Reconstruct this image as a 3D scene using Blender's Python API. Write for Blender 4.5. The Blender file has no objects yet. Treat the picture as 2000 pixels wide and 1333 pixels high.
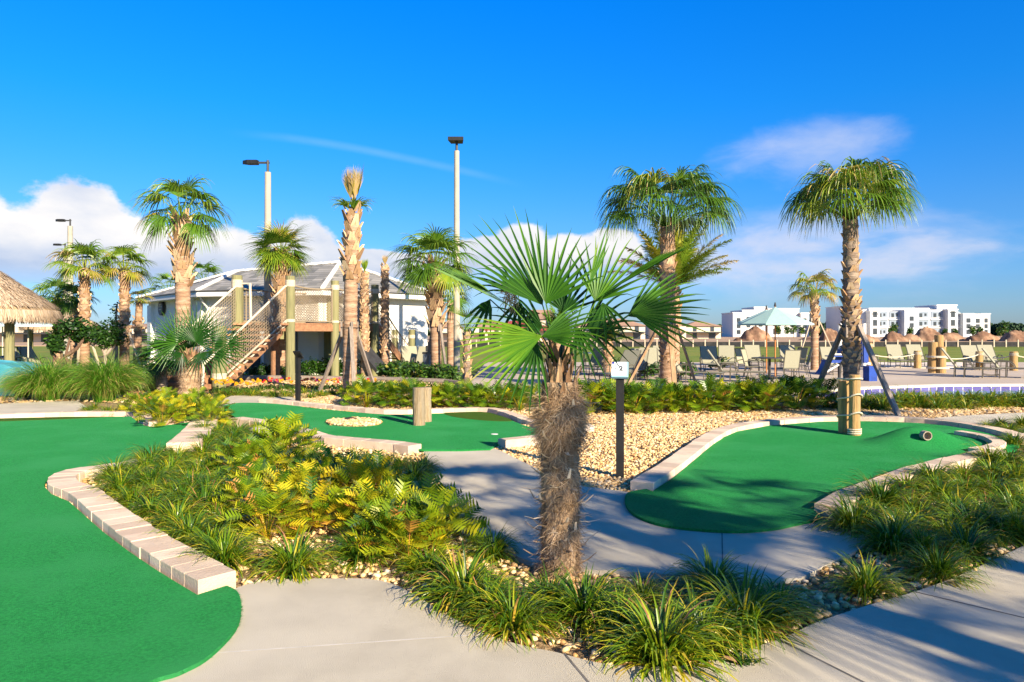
import bpy, math, random
import numpy as np
from mathutils import Vector, Matrix
random.seed(7); RNG = np.random.default_rng(7)
S = bpy.context.scene; COL = S.collection
CAMH = 1.6; F = 1389.0; HY = 650.0; PX0 = 1000.0
# ---------------------------------------------------------------- camera
cd = bpy.data.cameras.new('camera'); cam = bpy.data.objects.new('camera', cd); COL.objects.link(cam)
cam.location = (0, 0, CAMH); cam.rotation_euler = (math.radians(90), 0, 0)
cd.lens = 25.0; cd.sensor_width = 36.0; cd.shift_y = -16.5/2000.0; cd.clip_end = 6000; cd.clip_start = 0.05
S.camera = cam
# ---------------------------------------------------------------- light and sky
SUN_AZ = 35.0      # degrees to the right of straight-behind the camera
SUN_EL = 24.0
sa, se = math.radians(SUN_AZ), math.radians(SUN_EL)
SUND = Vector((math.sin(sa)*math.cos(se), -math.cos(sa)*math.cos(se), math.sin(se)))
ld = bpy.data.lights.new('sun', 'SUN'); sun = bpy.data.objects.new('sun', ld); COL.objects.link(sun)
ld.energy = 5.0; ld.angle = math.radians(0.5); ld.color = (1.0, 0.845, 0.62)
sun.rotation_euler = SUND.to_track_quat('Z', 'Y').to_euler(); sun.location = (10, -10, 20)
S.view_settings.view_transform = 'Standard'; S.view_settings.look = 'None'
S.view_settings.exposure = 1.26; S.view_settings.gamma = 1.0
W = bpy.data.worlds.new("World"); S.world = W; W.use_nodes = True
def world():
    nt = W.node_tree; N = nt.nodes; L = nt.links; N.clear()
    out = N.new('ShaderNodeOutputWorld'); bg = N.new('ShaderNodeBackground'); L.new(bg.outputs[0], out.inputs[0])
    sky = N.new('ShaderNodeTexSky'); sky.sky_type = 'NISHITA'; sky.sun_disc = False
    sky.sun_elevation = se; sky.sun_rotation = math.pi - sa; sky.air_density = 1.0; sky.dust_density = 0.3; sky.ozone_density = 3.0
    bg.inputs[1].default_value = 0.065
    tc = N.new('ShaderNodeTexCoord'); sp = N.new('ShaderNodeSeparateXYZ'); L.new(tc.outputs['Generated'], sp.inputs[0])
    def M(op, a, b=None, c=None, clamp=False):
        m = N.new('ShaderNodeMath'); m.operation = op; m.use_clamp = clamp
        for i, v in enumerate((a, b, c)):
            if v is None: continue
            if isinstance(v, (int, float)): m.inputs[i].default_value = v
            else: L.new(v, m.inputs[i])
        return m.outputs[0]
    def sstep(v, a, b):
        r = N.new('ShaderNodeMapRange'); r.interpolation_type = 'SMOOTHSTEP'
        L.new(v, r.inputs[0]); r.inputs[1].default_value = a; r.inputs[2].default_value = b
        return r.outputs[0]
    az = M('ARCTAN2', sp.outputs[0], sp.outputs[1]); el = M('ARCSINE', sp.outputs[2])
    # richer blue, paler towards the horizon
    hs = N.new('ShaderNodeHueSaturation'); L.new(sky.outputs[0], hs.inputs['Color'])
    hs.inputs['Saturation'].default_value = 1.28; hs.inputs['Value'].default_value = 1.0
    hs.inputs['Hue'].default_value = 0.492
    grd = N.new('ShaderNodeMapRange'); L.new(el, grd.inputs[0]); grd.inputs[1].default_value = 0.0; grd.inputs[2].default_value = 1.5
    gr = N.new('ShaderNodeValToRGB'); L.new(grd.outputs[0], gr.inputs[0])
    e = gr.color_ramp.elements; e[0].position = 0; e[0].color = SKYC[0]; e[1].position = 0.62; e[1].color = SKYC[4]
    q = gr.color_ramp.elements.new(0.099); q.color = SKYC[1]; q = gr.color_ramp.elements.new(0.198); q.color = SKYC[2]; q = gr.color_ramp.elements.new(0.30); q.color = SKYC[3]
    mul = N.new('ShaderNodeMix'); mul.data_type = 'RGBA'; mul.blend_type = 'MULTIPLY'; mul.inputs[0].default_value = 1
    L.new(hs.outputs[0], mul.inputs[6]); L.new(gr.outputs[0], mul.inputs[7])
    cur = mul.outputs[2]
    cv = N.new('ShaderNodeCombineXYZ'); L.new(az, cv.inputs[0]); L.new(M('MULTIPLY', el, 1.35), cv.inputs[1])
    def noise(scale, det, rough, off=0.0, sy=1.0, dist=0.0):
        mp = N.new('ShaderNodeMapping'); L.new(cv.outputs[0], mp.inputs[0]); mp.inputs[1].default_value = (off, off*0.7, 0); mp.inputs[3].default_value = (1, sy, 1)
        n = N.new('ShaderNodeTexNoise'); L.new(mp.outputs[0], n.inputs[0]); n.inputs['Scale'].default_value = scale
        n.inputs['Detail'].default_value = det; n.inputs['Roughness'].default_value = rough; n.inputs['Distortion'].default_value = dist
        return n.outputs[0]
    def blobs(lst):
        acc = None
        for (px, py, rx, ry) in lst:
            a = math.atan((px-PX0)/F); ee = math.atan((HY-py)/F*math.cos(a)); ra = rx/F*math.cos(a)**2; re = ry/F*math.cos(a)
            u = M('DIVIDE', M('SUBTRACT', az, a), ra); v = M('DIVIDE', M('SUBTRACT', el, ee), re)
            d = M('SUBTRACT', 1.0, M('ADD', M('MULTIPLY', u, u), M('MULTIPLY', v, v)))
            d = M('MAXIMUM', d, -3.0)
            acc = d if acc is None else M('SMOOTH_MAX', acc, d, 0.5)
        return acc
    def mix(fac, a, colr):
        m = N.new('ShaderNodeMix'); m.data_type = 'RGBA'; L.new(fac, m.inputs[0]); L.new(a, m.inputs[6])
        if isinstance(colr, tuple): m.inputs[7].default_value = colr
        else: L.new(colr, m.inputs[7])
        return m.outputs[2]
    # thin veils
    n1 = noise(8, 7, 0.6, 3.0, 1.7, 0.25)
    v1 = blobs([(1560, 300, 170, 55), (1660, 270, 120, 30), (1520, 505, 380, 85), (1330, 465, 130, 55), (1620, 440, 150, 40), (1000, 545, 400, 55)])
    f1 = M('MULTIPLY', sstep(M('ADD', M('MULTIPLY', v1, 0.55), M('MULTIPLY', M('SUBTRACT', n1, 0.5), 1.9)), -0.35, 1.25), 0.66)
    cur = mix(f1, cur, (4.6, 4.9, 6.0, 1))
    v2 = blobs([(1780, 488, 190, 34), (1560, 478, 190, 38), (1420, 520, 160, 40), (1640, 520, 260, 30)])
    f3 = M('MULTIPLY', sstep(M('ADD', M('MULTIPLY', v2, 0.6), M('MULTIPLY', M('SUBTRACT', noise(13, 7, 0.6, 7.0, 2.0, 0.2), 0.5), 2.4)), -0.25, 0.95), 0.60)
    cur = mix(f3, cur, (5.0, 5.1, 6.0, 1))
    # faint streak
    a0 = math.atan((540-PX0)/F); a1 = math.atan((960-PX0)/F)
    t = M('DIVIDE', M('SUBTRACT', az, a0), a1-a0)
    ey0 = (HY-276)/F*math.cos(a0); ey1 = (HY-352)/F*math.cos(a1)
    ey = M('ADD', ey0, M('MULTIPLY', M('POWER', M('MAXIMUM', t, 0.0), 1.6), ey1-ey0))
    dd = M('ABSOLUTE', M('SUBTRACT', el, ey))
    st = M('MULTIPLY', M('SUBTRACT', 1.0, sstep(dd, 0.0, 0.008)), M('MULTIPLY', sstep(t, -0.25, 0.2), M('SUBTRACT', 1.0, sstep(t, 0.75, 1.2))))
    cur = mix(M('MULTIPLY', st, M('MULTIPLY', n1, 0.22)), cur, (4.5, 6, 8, 1))
    # cumulus bank
    n2 = noise(11, 10, 0.56, 0.0, 1.0, 0.15); n3 = noise(34, 8, 0.6, 5.0)
    cb = blobs([(150, 450, 125, 95), (60, 480, 120, 85), (-20, 440, 60, 60), (240, 490, 110, 70), (330, 510, 120, 68), (430, 515, 120, 62), (520, 515, 100, 58), (590, 500, 66, 74), (660, 525, 60, 40),
                (740, 515, 60, 24), (1020, 478, 58, 42), (960, 495, 90, 32), (1110, 498, 95, 40), (1195, 485, 60, 36), (820, 520, 110, 26), (-160, 430, 160, 110)])
    dens = M('ADD', M('MULTIPLY', M('ADD', cb, 0.25), 0.75), M('ADD', M('MULTIPLY', M('SUBTRACT', n2, 0.5), 1.7), M('MULTIPLY', M('SUBTRACT', n3, 0.5), 0.7)))
    f2 = sstep(dens, -0.02, 0.34)
    # light and shade inside the cloud: denser/lower parts are bluer
    n4 = noise(8, 6, 0.55, 9.0, 1.5)
    low = M('SUBTRACT', 1.0, sstep(el, 0.06, 0.145))
    shd = M('MULTIPLY', M('ADD', M('MULTIPLY', low, 0.75), M('MULTIPLY', M('SUBTRACT', n4, 0.42), 2.0)), 1.0, None, True)
    cc = N.new('ShaderNodeMix'); cc.data_type = 'RGBA'; L.new(shd, cc.inputs[0]); cc.inputs[6].default_value = CLD[0]; cc.inputs[7].default_value = CLD[1]
    fade = sstep(el, 0.03, 0.085)
    cur = mix(M('MULTIPLY', f2, M('MULTIPLY', fade, 0.97)), cur, cc.outputs[2])
    L.new(cur, bg.inputs[0])
SKYC = [(0.40,0.56,1.0,1),(0.40,0.70,1.12,1),(0.13,0.85,1.45,1),(0.03,0.92,1.75,1),(0.14,0.42,0.70,1)]
CLD = [(7.0,6.7,6.4,1),(3.3,4.0,5.4,1)]
world()
# ---------------------------------------------------------------- helpers
def gp(px, py, z=0.0):
    Y = (CAMH - z)*F/(py - HY); return ((px-PX0)/F*Y, Y, z)
def at(px, py, Y):
    return ((px-PX0)/F*Y, Y, CAMH + (HY-py)/F*Y)
def xat(px, Y): return (px-PX0)/F*Y
def zat(py, Y): return CAMH + (HY-py)/F*Y
def V(*a): return Vector(a)
class MB:
    def __init__(s): s.v = []; s.f = []; s.t = []; s.tint = 0.5
    def vert(s, p, t=None): s.v.append((p[0], p[1], p[2])); s.t.append(s.tint if t is None else t); return len(s.v)-1
    def face(s, *ids): s.f.append(tuple(ids))
    def quad(s, a, b, c, d, t=None):
        i = len(s.v)
        for p in (a, b, c, d): s.vert(p, t)
        s.f.append((i, i+1, i+2, i+3))
    def box(s, c, size, rz=0.0, t=None):
        x, y, z = size[0]/2, size[1]/2, size[2]/2; ca, sn = math.cos(rz), math.sin(rz); i = len(s.v)
        for dz in (-z, z):
            for dx, dy in ((-x,-y),(x,-y),(x,y),(-x,y)):
                s.vert((c[0]+dx*ca-dy*sn, c[1]+dx*sn+dy*ca, c[2]+dz), t)
        for q in ((0,3,2,1),(4,5,6,7),(0,1,5,4),(1,2,6,5),(2,3,7,6),(3,0,4,7)): s.f.append(tuple(i+k for k in q))
    def beam(s, a, b, w, h, up=(0,0,1), t=None):
        a = Vector(a); b = Vector(b); d = (b-a).normalized(); u = Vector(up)
        sd = d.cross(u)
        if sd.length < 1e-4: sd = d.cross(Vector((1,0,0)))
        sd.normalize(); u = sd.cross(d).normalized(); i = len(s.v)
        for p in (a, b):
            for x, y in ((-1,-1),(1,-1),(1,1),(-1,1)): s.vert(p + sd*(x*w/2) + u*(y*h/2), t)
        for q in ((0,3,2,1),(4,5,6,7),(0,1,5,4),(1,2,6,5),(2,3,7,6),(3,0,4,7)): s.f.append(tuple(i+k for k in q))
    def tube(s, pts, r, n=8, cap=True, t=None, jit=0.0):
        pts = [Vector(p) for p in pts]; m = len(pts); rr = r if hasattr(r, '__len__') else [r]*m; i0 = len(s.v); ref = None
        for k, p in enumerate(pts):
            d = (pts[min(k+1, m-1)] - pts[max(k-1, 0)]).normalized()
            if ref is None:
                ref = Vector((1,0,0)) if abs(d.x) < 0.9 else Vector((0,1,0))
            a = (ref - d*ref.dot(d)).normalized(); b = d.cross(a); ref = a
            for j in range(n):
                an = 2*math.pi*j/n; q = rr[k]*(1+random.uniform(-jit, jit))
                s.vert(p + a*(math.cos(an)*q) + b*(math.sin(an)*q), t)
        for k in range(m-1):
            for j in range(n):
                a = i0+k*n+j; b = i0+k*n+(j+1)%n; s.f.append((a, b, b+n, a+n))
        if cap:
            s.f.append(tuple(i0+j for j in reversed(range(n)))); s.f.append(tuple(i0+(m-1)*n+j for j in range(n)))
    def prism(s, poly, z0, z1, t=None, top=True, bottom=False):
        i = len(s.v); n = len(poly)
        for p in poly: s.vert((p[0], p[1], z1), t)
        for p in poly: s.vert((p[0], p[1], z0), t)
        ar = sum(poly[k][0]*poly[(k+1)%n][1]-poly[(k+1)%n][0]*poly[k][1] for k in range(n))
        idx = list(range(n)) if ar > 0 else list(range(n))[::-1]
        if top: s.f.append(tuple(i+k for k in idx))
        if bottom: s.f.append(tuple(i+n+k for k in idx[::-1]))
        for q in range(n):
            a, b = idx[q], idx[(q+1)%n]; s.f.append((i+n+a, i+n+b, i+b, i+a))
    def strip(s, pts, wid, nrm, t=None, fold=0.0):
        """ribbon along pts, width list, folded along its middle"""
        m = len(pts); i = len(s.v)
        for k in range(m):
            p = Vector(pts[k]); d = (Vector(pts[min(k+1,m-1)]) - Vector(pts[max(k-1,0)])).normalized()
            sd = d.cross(nrm)
            if sd.length < 1e-5: sd = d.cross(Vector((0.3,0.5,0.2)))
            sd.normalize(); w = wid[k]/2; up = sd.cross(d)
            tt = t[k] if isinstance(t, (list, tuple)) else t
            if fold:
                s.vert(p - sd*w + up*(fold*w), tt); s.vert(p, tt); s.vert(p + sd*w + up*(fold*w), tt)
            else:
                s.vert(p - sd*w, tt); s.vert(p + sd*w, tt)
        c = 3 if fold else 2
        for k in range(m-1):
            for j in range(c-1): s.f.append((i+k*c+j, i+k*c+j+1, i+(k+1)*c+j+1, i+(k+1)*c+j))
    def mesh(s, name, smooth=False):
        me = bpy.data.meshes.new(name); me.from_pydata(s.v, [], s.f)
        at_ = me.attributes.new('tint', 'FLOAT', 'POINT'); at_.data.foreach_set('value', np.array(s.t, dtype=np.float32))
        if smooth: me.polygons.foreach_set('use_smooth', [True]*len(me.polygons))
        me.update(); return me
def tag(o, label=None, cat=None, group=None, kind=None):
    if label: o['label'] = label
    if cat: o['category'] = cat
    if group: o['group'] = group
    if kind: o['kind'] = kind
    return o
def put(name, mb, mat, parent=None, loc=None, smooth=False, **kw):
    me = mb if isinstance(mb, bpy.types.Mesh) else mb.mesh(name, smooth)
    if mat is not None and not me.materials:
        for m in (mat if isinstance(mat, (list, tuple)) else [mat]): me.materials.append(m)
    o = bpy.data.objects.new(name, me); COL.objects.link(o)
    if parent is not None: o.parent = parent
    if loc is not None: o.location = loc
    return tag(o, **kw)
def thing(name, label, cat, loc=(0,0,0), group=None, rz=0.0):
    o = bpy.data.objects.new(name, None); COL.objects.link(o); o.location = loc; o.rotation_euler = (0,0,rz); o.empty_display_size = 0.2
    return tag(o, label, cat, group)
def copy_tree(o, parent=None, loc=None, rz=None, sc=None, label=None, group=None):
    c = o.copy(); COL.objects.link(c); c.parent = parent
    if loc is not None: c.location = loc
    if rz is not None: c.rotation_euler = (0,0,rz)
    if sc is not None: c.scale = (sc, sc, sc) if not isinstance(sc, tuple) else sc
    if label: c['label'] = label
    if group: c['group'] = group
    for ch in [x for x in KIDS.get(o.name, [])]: copy_tree(ch, c)
    KIDS.setdefault(c.name, [])
    return c
KIDS = {}
def reg(o):
    """remember the children of a finished thing so that copies can follow"""
    KIDS[o.name] = [c for c in COL.objects if c.parent == o]
    for c in KIDS[o.name]: reg(c)
    return o
def smooth_pts(pts, n=6, closed=False):
    P = [Vector(p) for p in pts]; m = len(P); out = []
    rng = range(m) if closed else range(m-1)
    for i in rng:
        if closed: p0, p1, p2, p3 = P[(i-1)%m], P[i], P[(i+1)%m], P[(i+2)%m]
        else: p0, p1, p2, p3 = P[max(i-1,0)], P[i], P[i+1], P[min(i+2,m-1)]
        for k in range(n):
            t = k/n
            out.append(0.5*((2*p1)+(-p0+p2)*t+(2*p0-5*p1+4*p2-p3)*t*t+(-p0+3*p1-3*p2+p3)*t**3))
    if not closed: out.append(P[-1].copy())
    return out
# ---------------------------------------------------------------- materials
def lin(r, g, b):
    f = lambda c: (c/255)/12.92 if c/255 <= 0.04045 else ((c/255+0.055)/1.055)**2.4
    return (f(r), f(g), f(b), 1)
def mat(name, c1, c2=None, scale=5.0, rough=0.8, bump=0.0, bscale=None, detail=6, stretch=(1,1,1), spec=0.3, metal=0.0, c3=None, s3=1.5, tint=0.0, trans=0.0, lo=0.35, hi=0.65):
    m = bpy.data.materials.new(name); m.use_nodes = True; nt = m.node_tree; N = nt.nodes; L = nt.links
    b = N['Principled BSDF']; b.inputs['Roughness'].default_value = rough; b.inputs['Metallic'].default_value = metal
    b.inputs['Specular IOR Level'].default_value = spec
    c1 = c1 if len(c1) == 4 else (*c1, 1); col = None
    tc = N.new('ShaderNodeTexCoord'); mp = N.new('ShaderNodeMapping'); L.new(tc.outputs['Object'], mp.inputs[0]); mp.inputs[3].default_value = stretch
    if c2 is None: c2 = tuple(x*0.85 for x in c1[:3])
    c2 = c2 if len(c2) == 4 else (*c2, 1)
    n = N.new('ShaderNodeTexNoise'); L.new(mp.outputs[0], n.inputs[0]); n.inputs['Scale'].default_value = scale; n.inputs['Detail'].default_value = detail; n.inputs['Roughness'].default_value = 0.6
    r = N.new('ShaderNodeMapRange'); L.new(n.outputs[0], r.inputs[0]); r.inputs[1].default_value = lo; r.inputs[2].default_value = hi
    mx = N.new('ShaderNodeMix'); mx.data_type = 'RGBA'; L.new(r.outputs[0], mx.inputs[0]); mx.inputs[6].default_value = c1; mx.inputs[7].default_value = c2
    col = mx.outputs[2]
    if c3 is not None:
        n3 = N.new('ShaderNodeTexNoise'); L.new(mp.outputs[0], n3.inputs[0]); n3.inputs['Scale'].default_value = s3; n3.inputs['Detail'].default_value = 4
        r3 = N.new('ShaderNodeMapRange'); L.new(n3.outputs[0], r3.inputs[0]); r3.inputs[1].default_value = 0.45; r3.inputs[2].default_value = 0.7
        m3 = N.new('ShaderNodeMix'); m3.data_type = 'RGBA'; L.new(r3.outputs[0], m3.inputs[0]); L.new(col, m3.inputs[6]); m3.inputs[7].default_value = c3 if len(c3) == 4 else (*c3, 1)
        col = m3.outputs[2]
    if tint:
        a = N.new('ShaderNodeAttribute'); a.attribute_name = 'tint'
        hs = N.new('ShaderNodeHueSaturation'); L.new(col, hs.inputs['Color'])
        rr = N.new('ShaderNodeMapRange'); L.new(a.outputs['Fac'], rr.inputs[0]); rr.inputs[3].default_value = 1-tint; rr.inputs[4].default_value = 1+tint
        L.new(rr.outputs[0], hs.inputs['Value']); col = hs.outputs[0]
    L.new(col, b.inputs['Base Color'])
    if bump:
        bn = N.new('ShaderNodeTexNoise'); L.new(mp.outputs[0], bn.inputs[0]); bn.inputs['Scale'].default_value = bscale or scale*3; bn.inputs['Detail'].default_value = 5
        bp = N.new('ShaderNodeBump'); L.new(bn.outputs[0], bp.inputs['Height']); bp.inputs['Strength'].default_value = min(bump, 1.0); bp.inputs['Distance'].default_value = 0.02*max(1, bump)
        L.new(bp.outputs[0], b.inputs['Normal'])
    m['bsdf'] = 'Principled BSDF'
    return m
def rampmat(name, stops, rough=0.5, spec=0.4, trans=0.3, noise=0.0, nscale=20, tcol=None, attr='tint'):
    """leaf / stone material: colour along the per-part tint of the mesh"""
    m = bpy.data.materials.new(name); m.use_nodes = True; nt = m.node_tree; N = nt.nodes; L = nt.links
    b = N['Principled BSDF']; b.inputs['Roughness'].default_value = rough; b.inputs['Specular IOR Level'].default_value = spec
    a = N.new('ShaderNodeAttribute'); a.attribute_name = attr; fac = a.outputs['Fac']
    if noise:
        tc = N.new('ShaderNodeTexCoord'); n = N.new('ShaderNodeTexNoise'); L.new(tc.outputs['Object'], n.inputs[0]); n.inputs['Scale'].default_value = nscale; n.inputs['Detail'].default_value = 4
        ad = N.new('ShaderNodeMath'); ad.operation = 'MULTIPLY_ADD'; L.new(n.outputs[0], ad.inputs[0]); ad.inputs[1].default_value = noise; L.new(fac, ad.inputs[2])
        s2 = N.new('ShaderNodeMath'); s2.operation = 'SUBTRACT'; L.new(ad.outputs[0], s2.inputs[0]); s2.inputs[1].default_value = noise/2; fac = s2.outputs[0]
    r = N.new('ShaderNodeValToRGB'); L.new(fac, r.inputs[0]); cr = r.color_ramp
    cr.elements[0].position = stops[0][0]; cr.elements[0].color = (*stops[0][1], 1); cr.elements[1].position = stops[-1][0]; cr.elements[1].color = (*stops[-1][1], 1)
    for p, c in stops[1:-1]: e = cr.elements.new(p); e.color = (*c, 1)
    L.new(r.outputs[0], b.inputs['Base Color'])
    if trans:
        tb = N.new('ShaderNodeBsdfTranslucent'); mx = N.new('ShaderNodeMixShader'); mx.inputs[0].default_value = trans
        hs = N.new('ShaderNodeHueSaturation'); L.new(r.outputs[0], hs.inputs['Color']); hs.inputs['Value'].default_value = 1.6; hs.inputs['Hue'].default_value = 0.485
        L.new(hs.outputs[0], tb.inputs[0]); L.new(b.outputs[0], mx.inputs[1]); L.new(tb.outputs[0], mx.inputs[2]); L.new(mx.outputs[0], N['Material Output'].inputs[0])
    return m
M = {}
M['concrete'] = mat('concrete', (0.57,0.515,0.40), (0.47,0.42,0.325), 2.2, 0.9, 0.5, 220, c3=(0.63,0.57,0.45), s3=0.7)
M['joint'] = mat('joint', (0.10,0.095,0.085), (0.2,0.18,0.16), 8, 0.9)
M['jointlight'] = mat('joint_filler', (0.62,0.58,0.52), (0.5,0.47,0.42), 8, 0.9)
M['turf'] = mat('turf', (0.010,0.235,0.048), (0.030,0.42,0.086), 60, 0.9, 1.3, 260, detail=12, c3=(0.040,0.38,0.10), s3=1.1, spec=0.1)
_b = M['turf'].node_tree.nodes['Principled BSDF']; _b.inputs['Sheen Weight'].default_value = 0.12; _b.inputs['Sheen Roughness'].default_value = 0.4; _b.inputs['Sheen Tint'].default_value = (0.3,1,0.5,1)
M['turfdark'] = mat('turf_rough', (0.055,0.12,0.012), (0.08,0.16,0.016), 200, 0.95, 0.9, 300, spec=0.1)
M['kerb'] = mat('kerb_stone', (0.70,0.56,0.42), (0.58,0.45,0.33), 6, 0.9, 0.35, 70, c3=(0.66,0.49,0.36), s3=2.6, tint=0.2)
M['gravelbase'] = mat('gravel_bed', (0.34,0.23,0.12), (0.14,0.09,0.05), 26, 0.95, 1.0, 40, c3=(0.55,0.41,0.24), s3=30)
M['stone'] = rampmat('pebbles', [(0,(0.26,0.13,0.05)),(0.2,(0.50,0.28,0.10)),(0.45,(0.64,0.42,0.18)),(0.7,(0.72,0.51,0.26)),(0.9,(0.78,0.62,0.40)),(1,(0.46,0.40,0.33))], 0.6, 0.4, 0, 0.25, 60)
M['dirt'] = mat('soil', (0.38,0.25,0.16), (0.46,0.32,0.20), 0.25, 0.95, 0.8, 2.5, c3=(0.34,0.24,0.15), s3=0.12)
M['lawn'] = mat('lawn', (0.12,0.17,0.012), (0.17,0.21,0.018), 0.5, 0.95, 0.6, 30, c3=(0.22,0.21,0.03), s3=0.15)
M['deckconc'] = mat('pool_deck', (0.50,0.41,0.32), (0.43,0.355,0.28), 0.6, 0.85, 0.3, 40, c3=(0.54,0.46,0.37), s3=0.3)
M['sand'] = mat('sand', (0.78,0.68,0.58), (0.7,0.6,0.5), 3, 0.95, 0.8, 20)
M['fan'] = rampmat('fan_leaf', [(0,(0.008,0.030,0.006)),(0.3,(0.026,0.080,0.008)),(0.6,(0.085,0.185,0.012)),(0.8,(0.22,0.29,0.02)),(0.92,(0.36,0.28,0.04)),(1,(0.42,0.30,0.16))], 0.38, 0.5, 0.22, 0.10, 6)
M['hero'] = rampmat('windmill_leaf', [(0,(0.006,0.032,0.005)),(0.35,(0.018,0.080,0.008)),(0.65,(0.060,0.18,0.010)),(0.85,(0.17,0.30,0.015)),(1,(0.50,0.42,0.10))], 0.42, 0.4, 0.25, 0.08, 6)
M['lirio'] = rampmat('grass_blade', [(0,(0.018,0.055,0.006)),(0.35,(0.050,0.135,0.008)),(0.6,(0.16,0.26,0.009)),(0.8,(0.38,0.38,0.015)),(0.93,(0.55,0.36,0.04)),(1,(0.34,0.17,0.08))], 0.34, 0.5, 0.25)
M['xana'] = rampmat('lobed_leaf', [(0,(0.014,0.05,0.006)),(0.3,(0.055,0.14,0.007)),(0.55,(0.19,0.28,0.009)),(0.75,(0.44,0.42,0.014)),(0.90,(0.62,0.46,0.02)),(1,(0.52,0.22,0.06))], 0.34, 0.45, 0.25)
M['fount'] = rampmat('fountain_grass', [(0,(0.02,0.085,0.008)),(0.5,(0.075,0.24,0.014)),(0.85,(0.20,0.34,0.03)),(1,(0.55,0.42,0.15))], 0.5, 0.3, 0.3)
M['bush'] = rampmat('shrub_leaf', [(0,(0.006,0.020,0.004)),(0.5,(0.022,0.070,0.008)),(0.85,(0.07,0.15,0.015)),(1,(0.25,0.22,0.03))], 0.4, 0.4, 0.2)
M['trunkhero'] = mat('windmill_trunk', (0.40,0.27,0.16), (0.24,0.155,0.09), 14, 0.95, 2.0, 40, stretch=(1,1,0.7), c3=(0.50,0.36,0.22), s3=5, tint=0.3)
M['trunk'] = mat('palm_trunk', (0.40,0.25,0.155), (0.25,0.145,0.085), 9, 0.95, 1.6, 22, stretch=(0.5,0.5,3.2), c3=(0.50,0.34,0.23), s3=4, tint=0.25)
M['trunkgrey'] = mat('palm_trunk_grey', (0.27,0.20,0.15), (0.15,0.105,0.075), 9, 0.95, 1.6, 22, stretch=(0.5,0.5,3.2), c3=(0.36,0.28,0.21), s3=4, tint=0.3)
M['boot'] = rampmat('leaf_base', [(0,(0.16,0.085,0.045)),(0.4,(0.38,0.23,0.12)),(0.75,(0.58,0.40,0.23)),(1,(0.70,0.54,0.36))], 0.85, 0.2, 0, 0.4, 14)
M['fibre'] = rampmat('trunk_fibre', [(0,(0.10,0.06,0.03)),(0.5,(0.44,0.30,0.17)),(0.85,(0.66,0.49,0.31)),(1,(0.76,0.64,0.47))], 0.9, 0.15, 0.2)
M['wood'] = mat('timber', (0.38,0.24,0.13), (0.26,0.15,0.08), 4, 0.85, 0.7, 12, stretch=(6,6,0.5), c3=(0.46,0.31,0.18), s3=2, tint=0.25)
M['greywood'] = mat('weathered_timber', (0.30,0.25,0.21), (0.20,0.16,0.13), 5, 0.9, 0.7, 14, stretch=(6,6,0.6), tint=0.2)
M['greenpost'] = mat('treated_post', (0.24,0.23,0.11), (0.16,0.155,0.075), 4, 0.85, 0.5, 10, stretch=(6,6,0.5), c3=(0.27,0.25,0.12), s3=1.5, tint=0.15)
M['logwood'] = mat('log', (0.52,0.33,0.13), (0.33,0.19,0.07), 6, 0.8, 0.7, 16, stretch=(7,7,0.5), c3=(0.27,0.20,0.10), s3=2.2, tint=0.2)
M['oldlog'] = mat('weathered_log', (0.42,0.31,0.18), (0.24,0.17,0.10), 9, 0.9, 1.0, 24, stretch=(8,8,0.5), c3=(0.33,0.27,0.19), s3=2.2, tint=0.2)
M['deckbrown'] = mat('deck_timber', (0.36,0.19,0.10), (0.24,0.12,0.065), 3, 0.85, 0.5, 10, stretch=(3,3,3), tint=0.2)
M['rope'] = mat('rope', (0.36,0.29,0.20), (0.24,0.19,0.13), 60, 0.95, 0.8, 120)
M['ropepale'] = mat('rope_pale', (0.70,0.62,0.48), (0.5,0.44,0.33), 60, 0.95, 0.5, 120)
M['white'] = mat('white_paint', (0.74,0.73,0.70), (0.68,0.67,0.64), 1.2, 0.7, 0.15, 30)
M['blockwhite'] = mat('block_paint', (0.60,0.60,0.59), (0.56,0.56,0.55), 0.2, 0.8)
M['wall'] = mat('stucco', (0.76,0.74,0.69), (0.70,0.68,0.63), 0.7, 0.9, 0.35, 60)
M['black'] = mat('black_paint', (0.010,0.010,0.010), (0.016,0.016,0.016), 6, 0.55, 0.1, 40)
M['dark'] = mat('dark_metal', (0.03,0.03,0.032), (0.05,0.05,0.05), 6, 0.5)
M['pole'] = mat('concrete_pole', (0.40,0.37,0.30), (0.34,0.31,0.25), 3, 0.85, 0.3, 50)
M['bronze'] = mat('bronze_metal', (0.13,0.12,0.095), (0.10,0.09,0.07), 5, 0.45, metal=0.2)
M['sling'] = mat('sling_fabric', (0.33,0.32,0.23), (0.28,0.27,0.20), 60, 0.9, 0.2, 200)
M['slingblue'] = mat('sling_fabric_blue', (0.22,0.30,0.34), (0.17,0.24,0.28), 60, 0.9, 0.2, 200)
M['teal'] = mat('teal_canvas', (0.33,0.50,0.48), (0.30,0.46,0.44), 3, 0.9, 0.2, 30)
M['paleblue'] = mat('pale_canvas', (0.55,0.68,0.72), (0.48,0.62,0.67), 3, 0.9, 0.2, 30)
M['umbrellawood'] = mat('varnished_pole', (0.52,0.20,0.06), (0.38,0.14,0.04), 8, 0.5)
M['blue'] = mat('blue_vinyl', (0.008,0.055,0.34), (0.005,0.035,0.22), 5, 0.5, 0.2, 20)
M['dirtpile'] = mat('dirt_pile', (0.22,0.12,0.075), (0.11,0.065,0.04), 1.2, 0.95, 1.5, 3, c3=(0.42,0.26,0.16), s3=0.5)
M['siltfence'] = mat('silt_fabric', (0.012,0.012,0.014), (0.03,0.03,0.03), 2, 0.8)
M['stake'] = mat('stake_wood', (0.52,0.44,0.33), (0.4,0.33,0.24), 5, 0.9)
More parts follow.
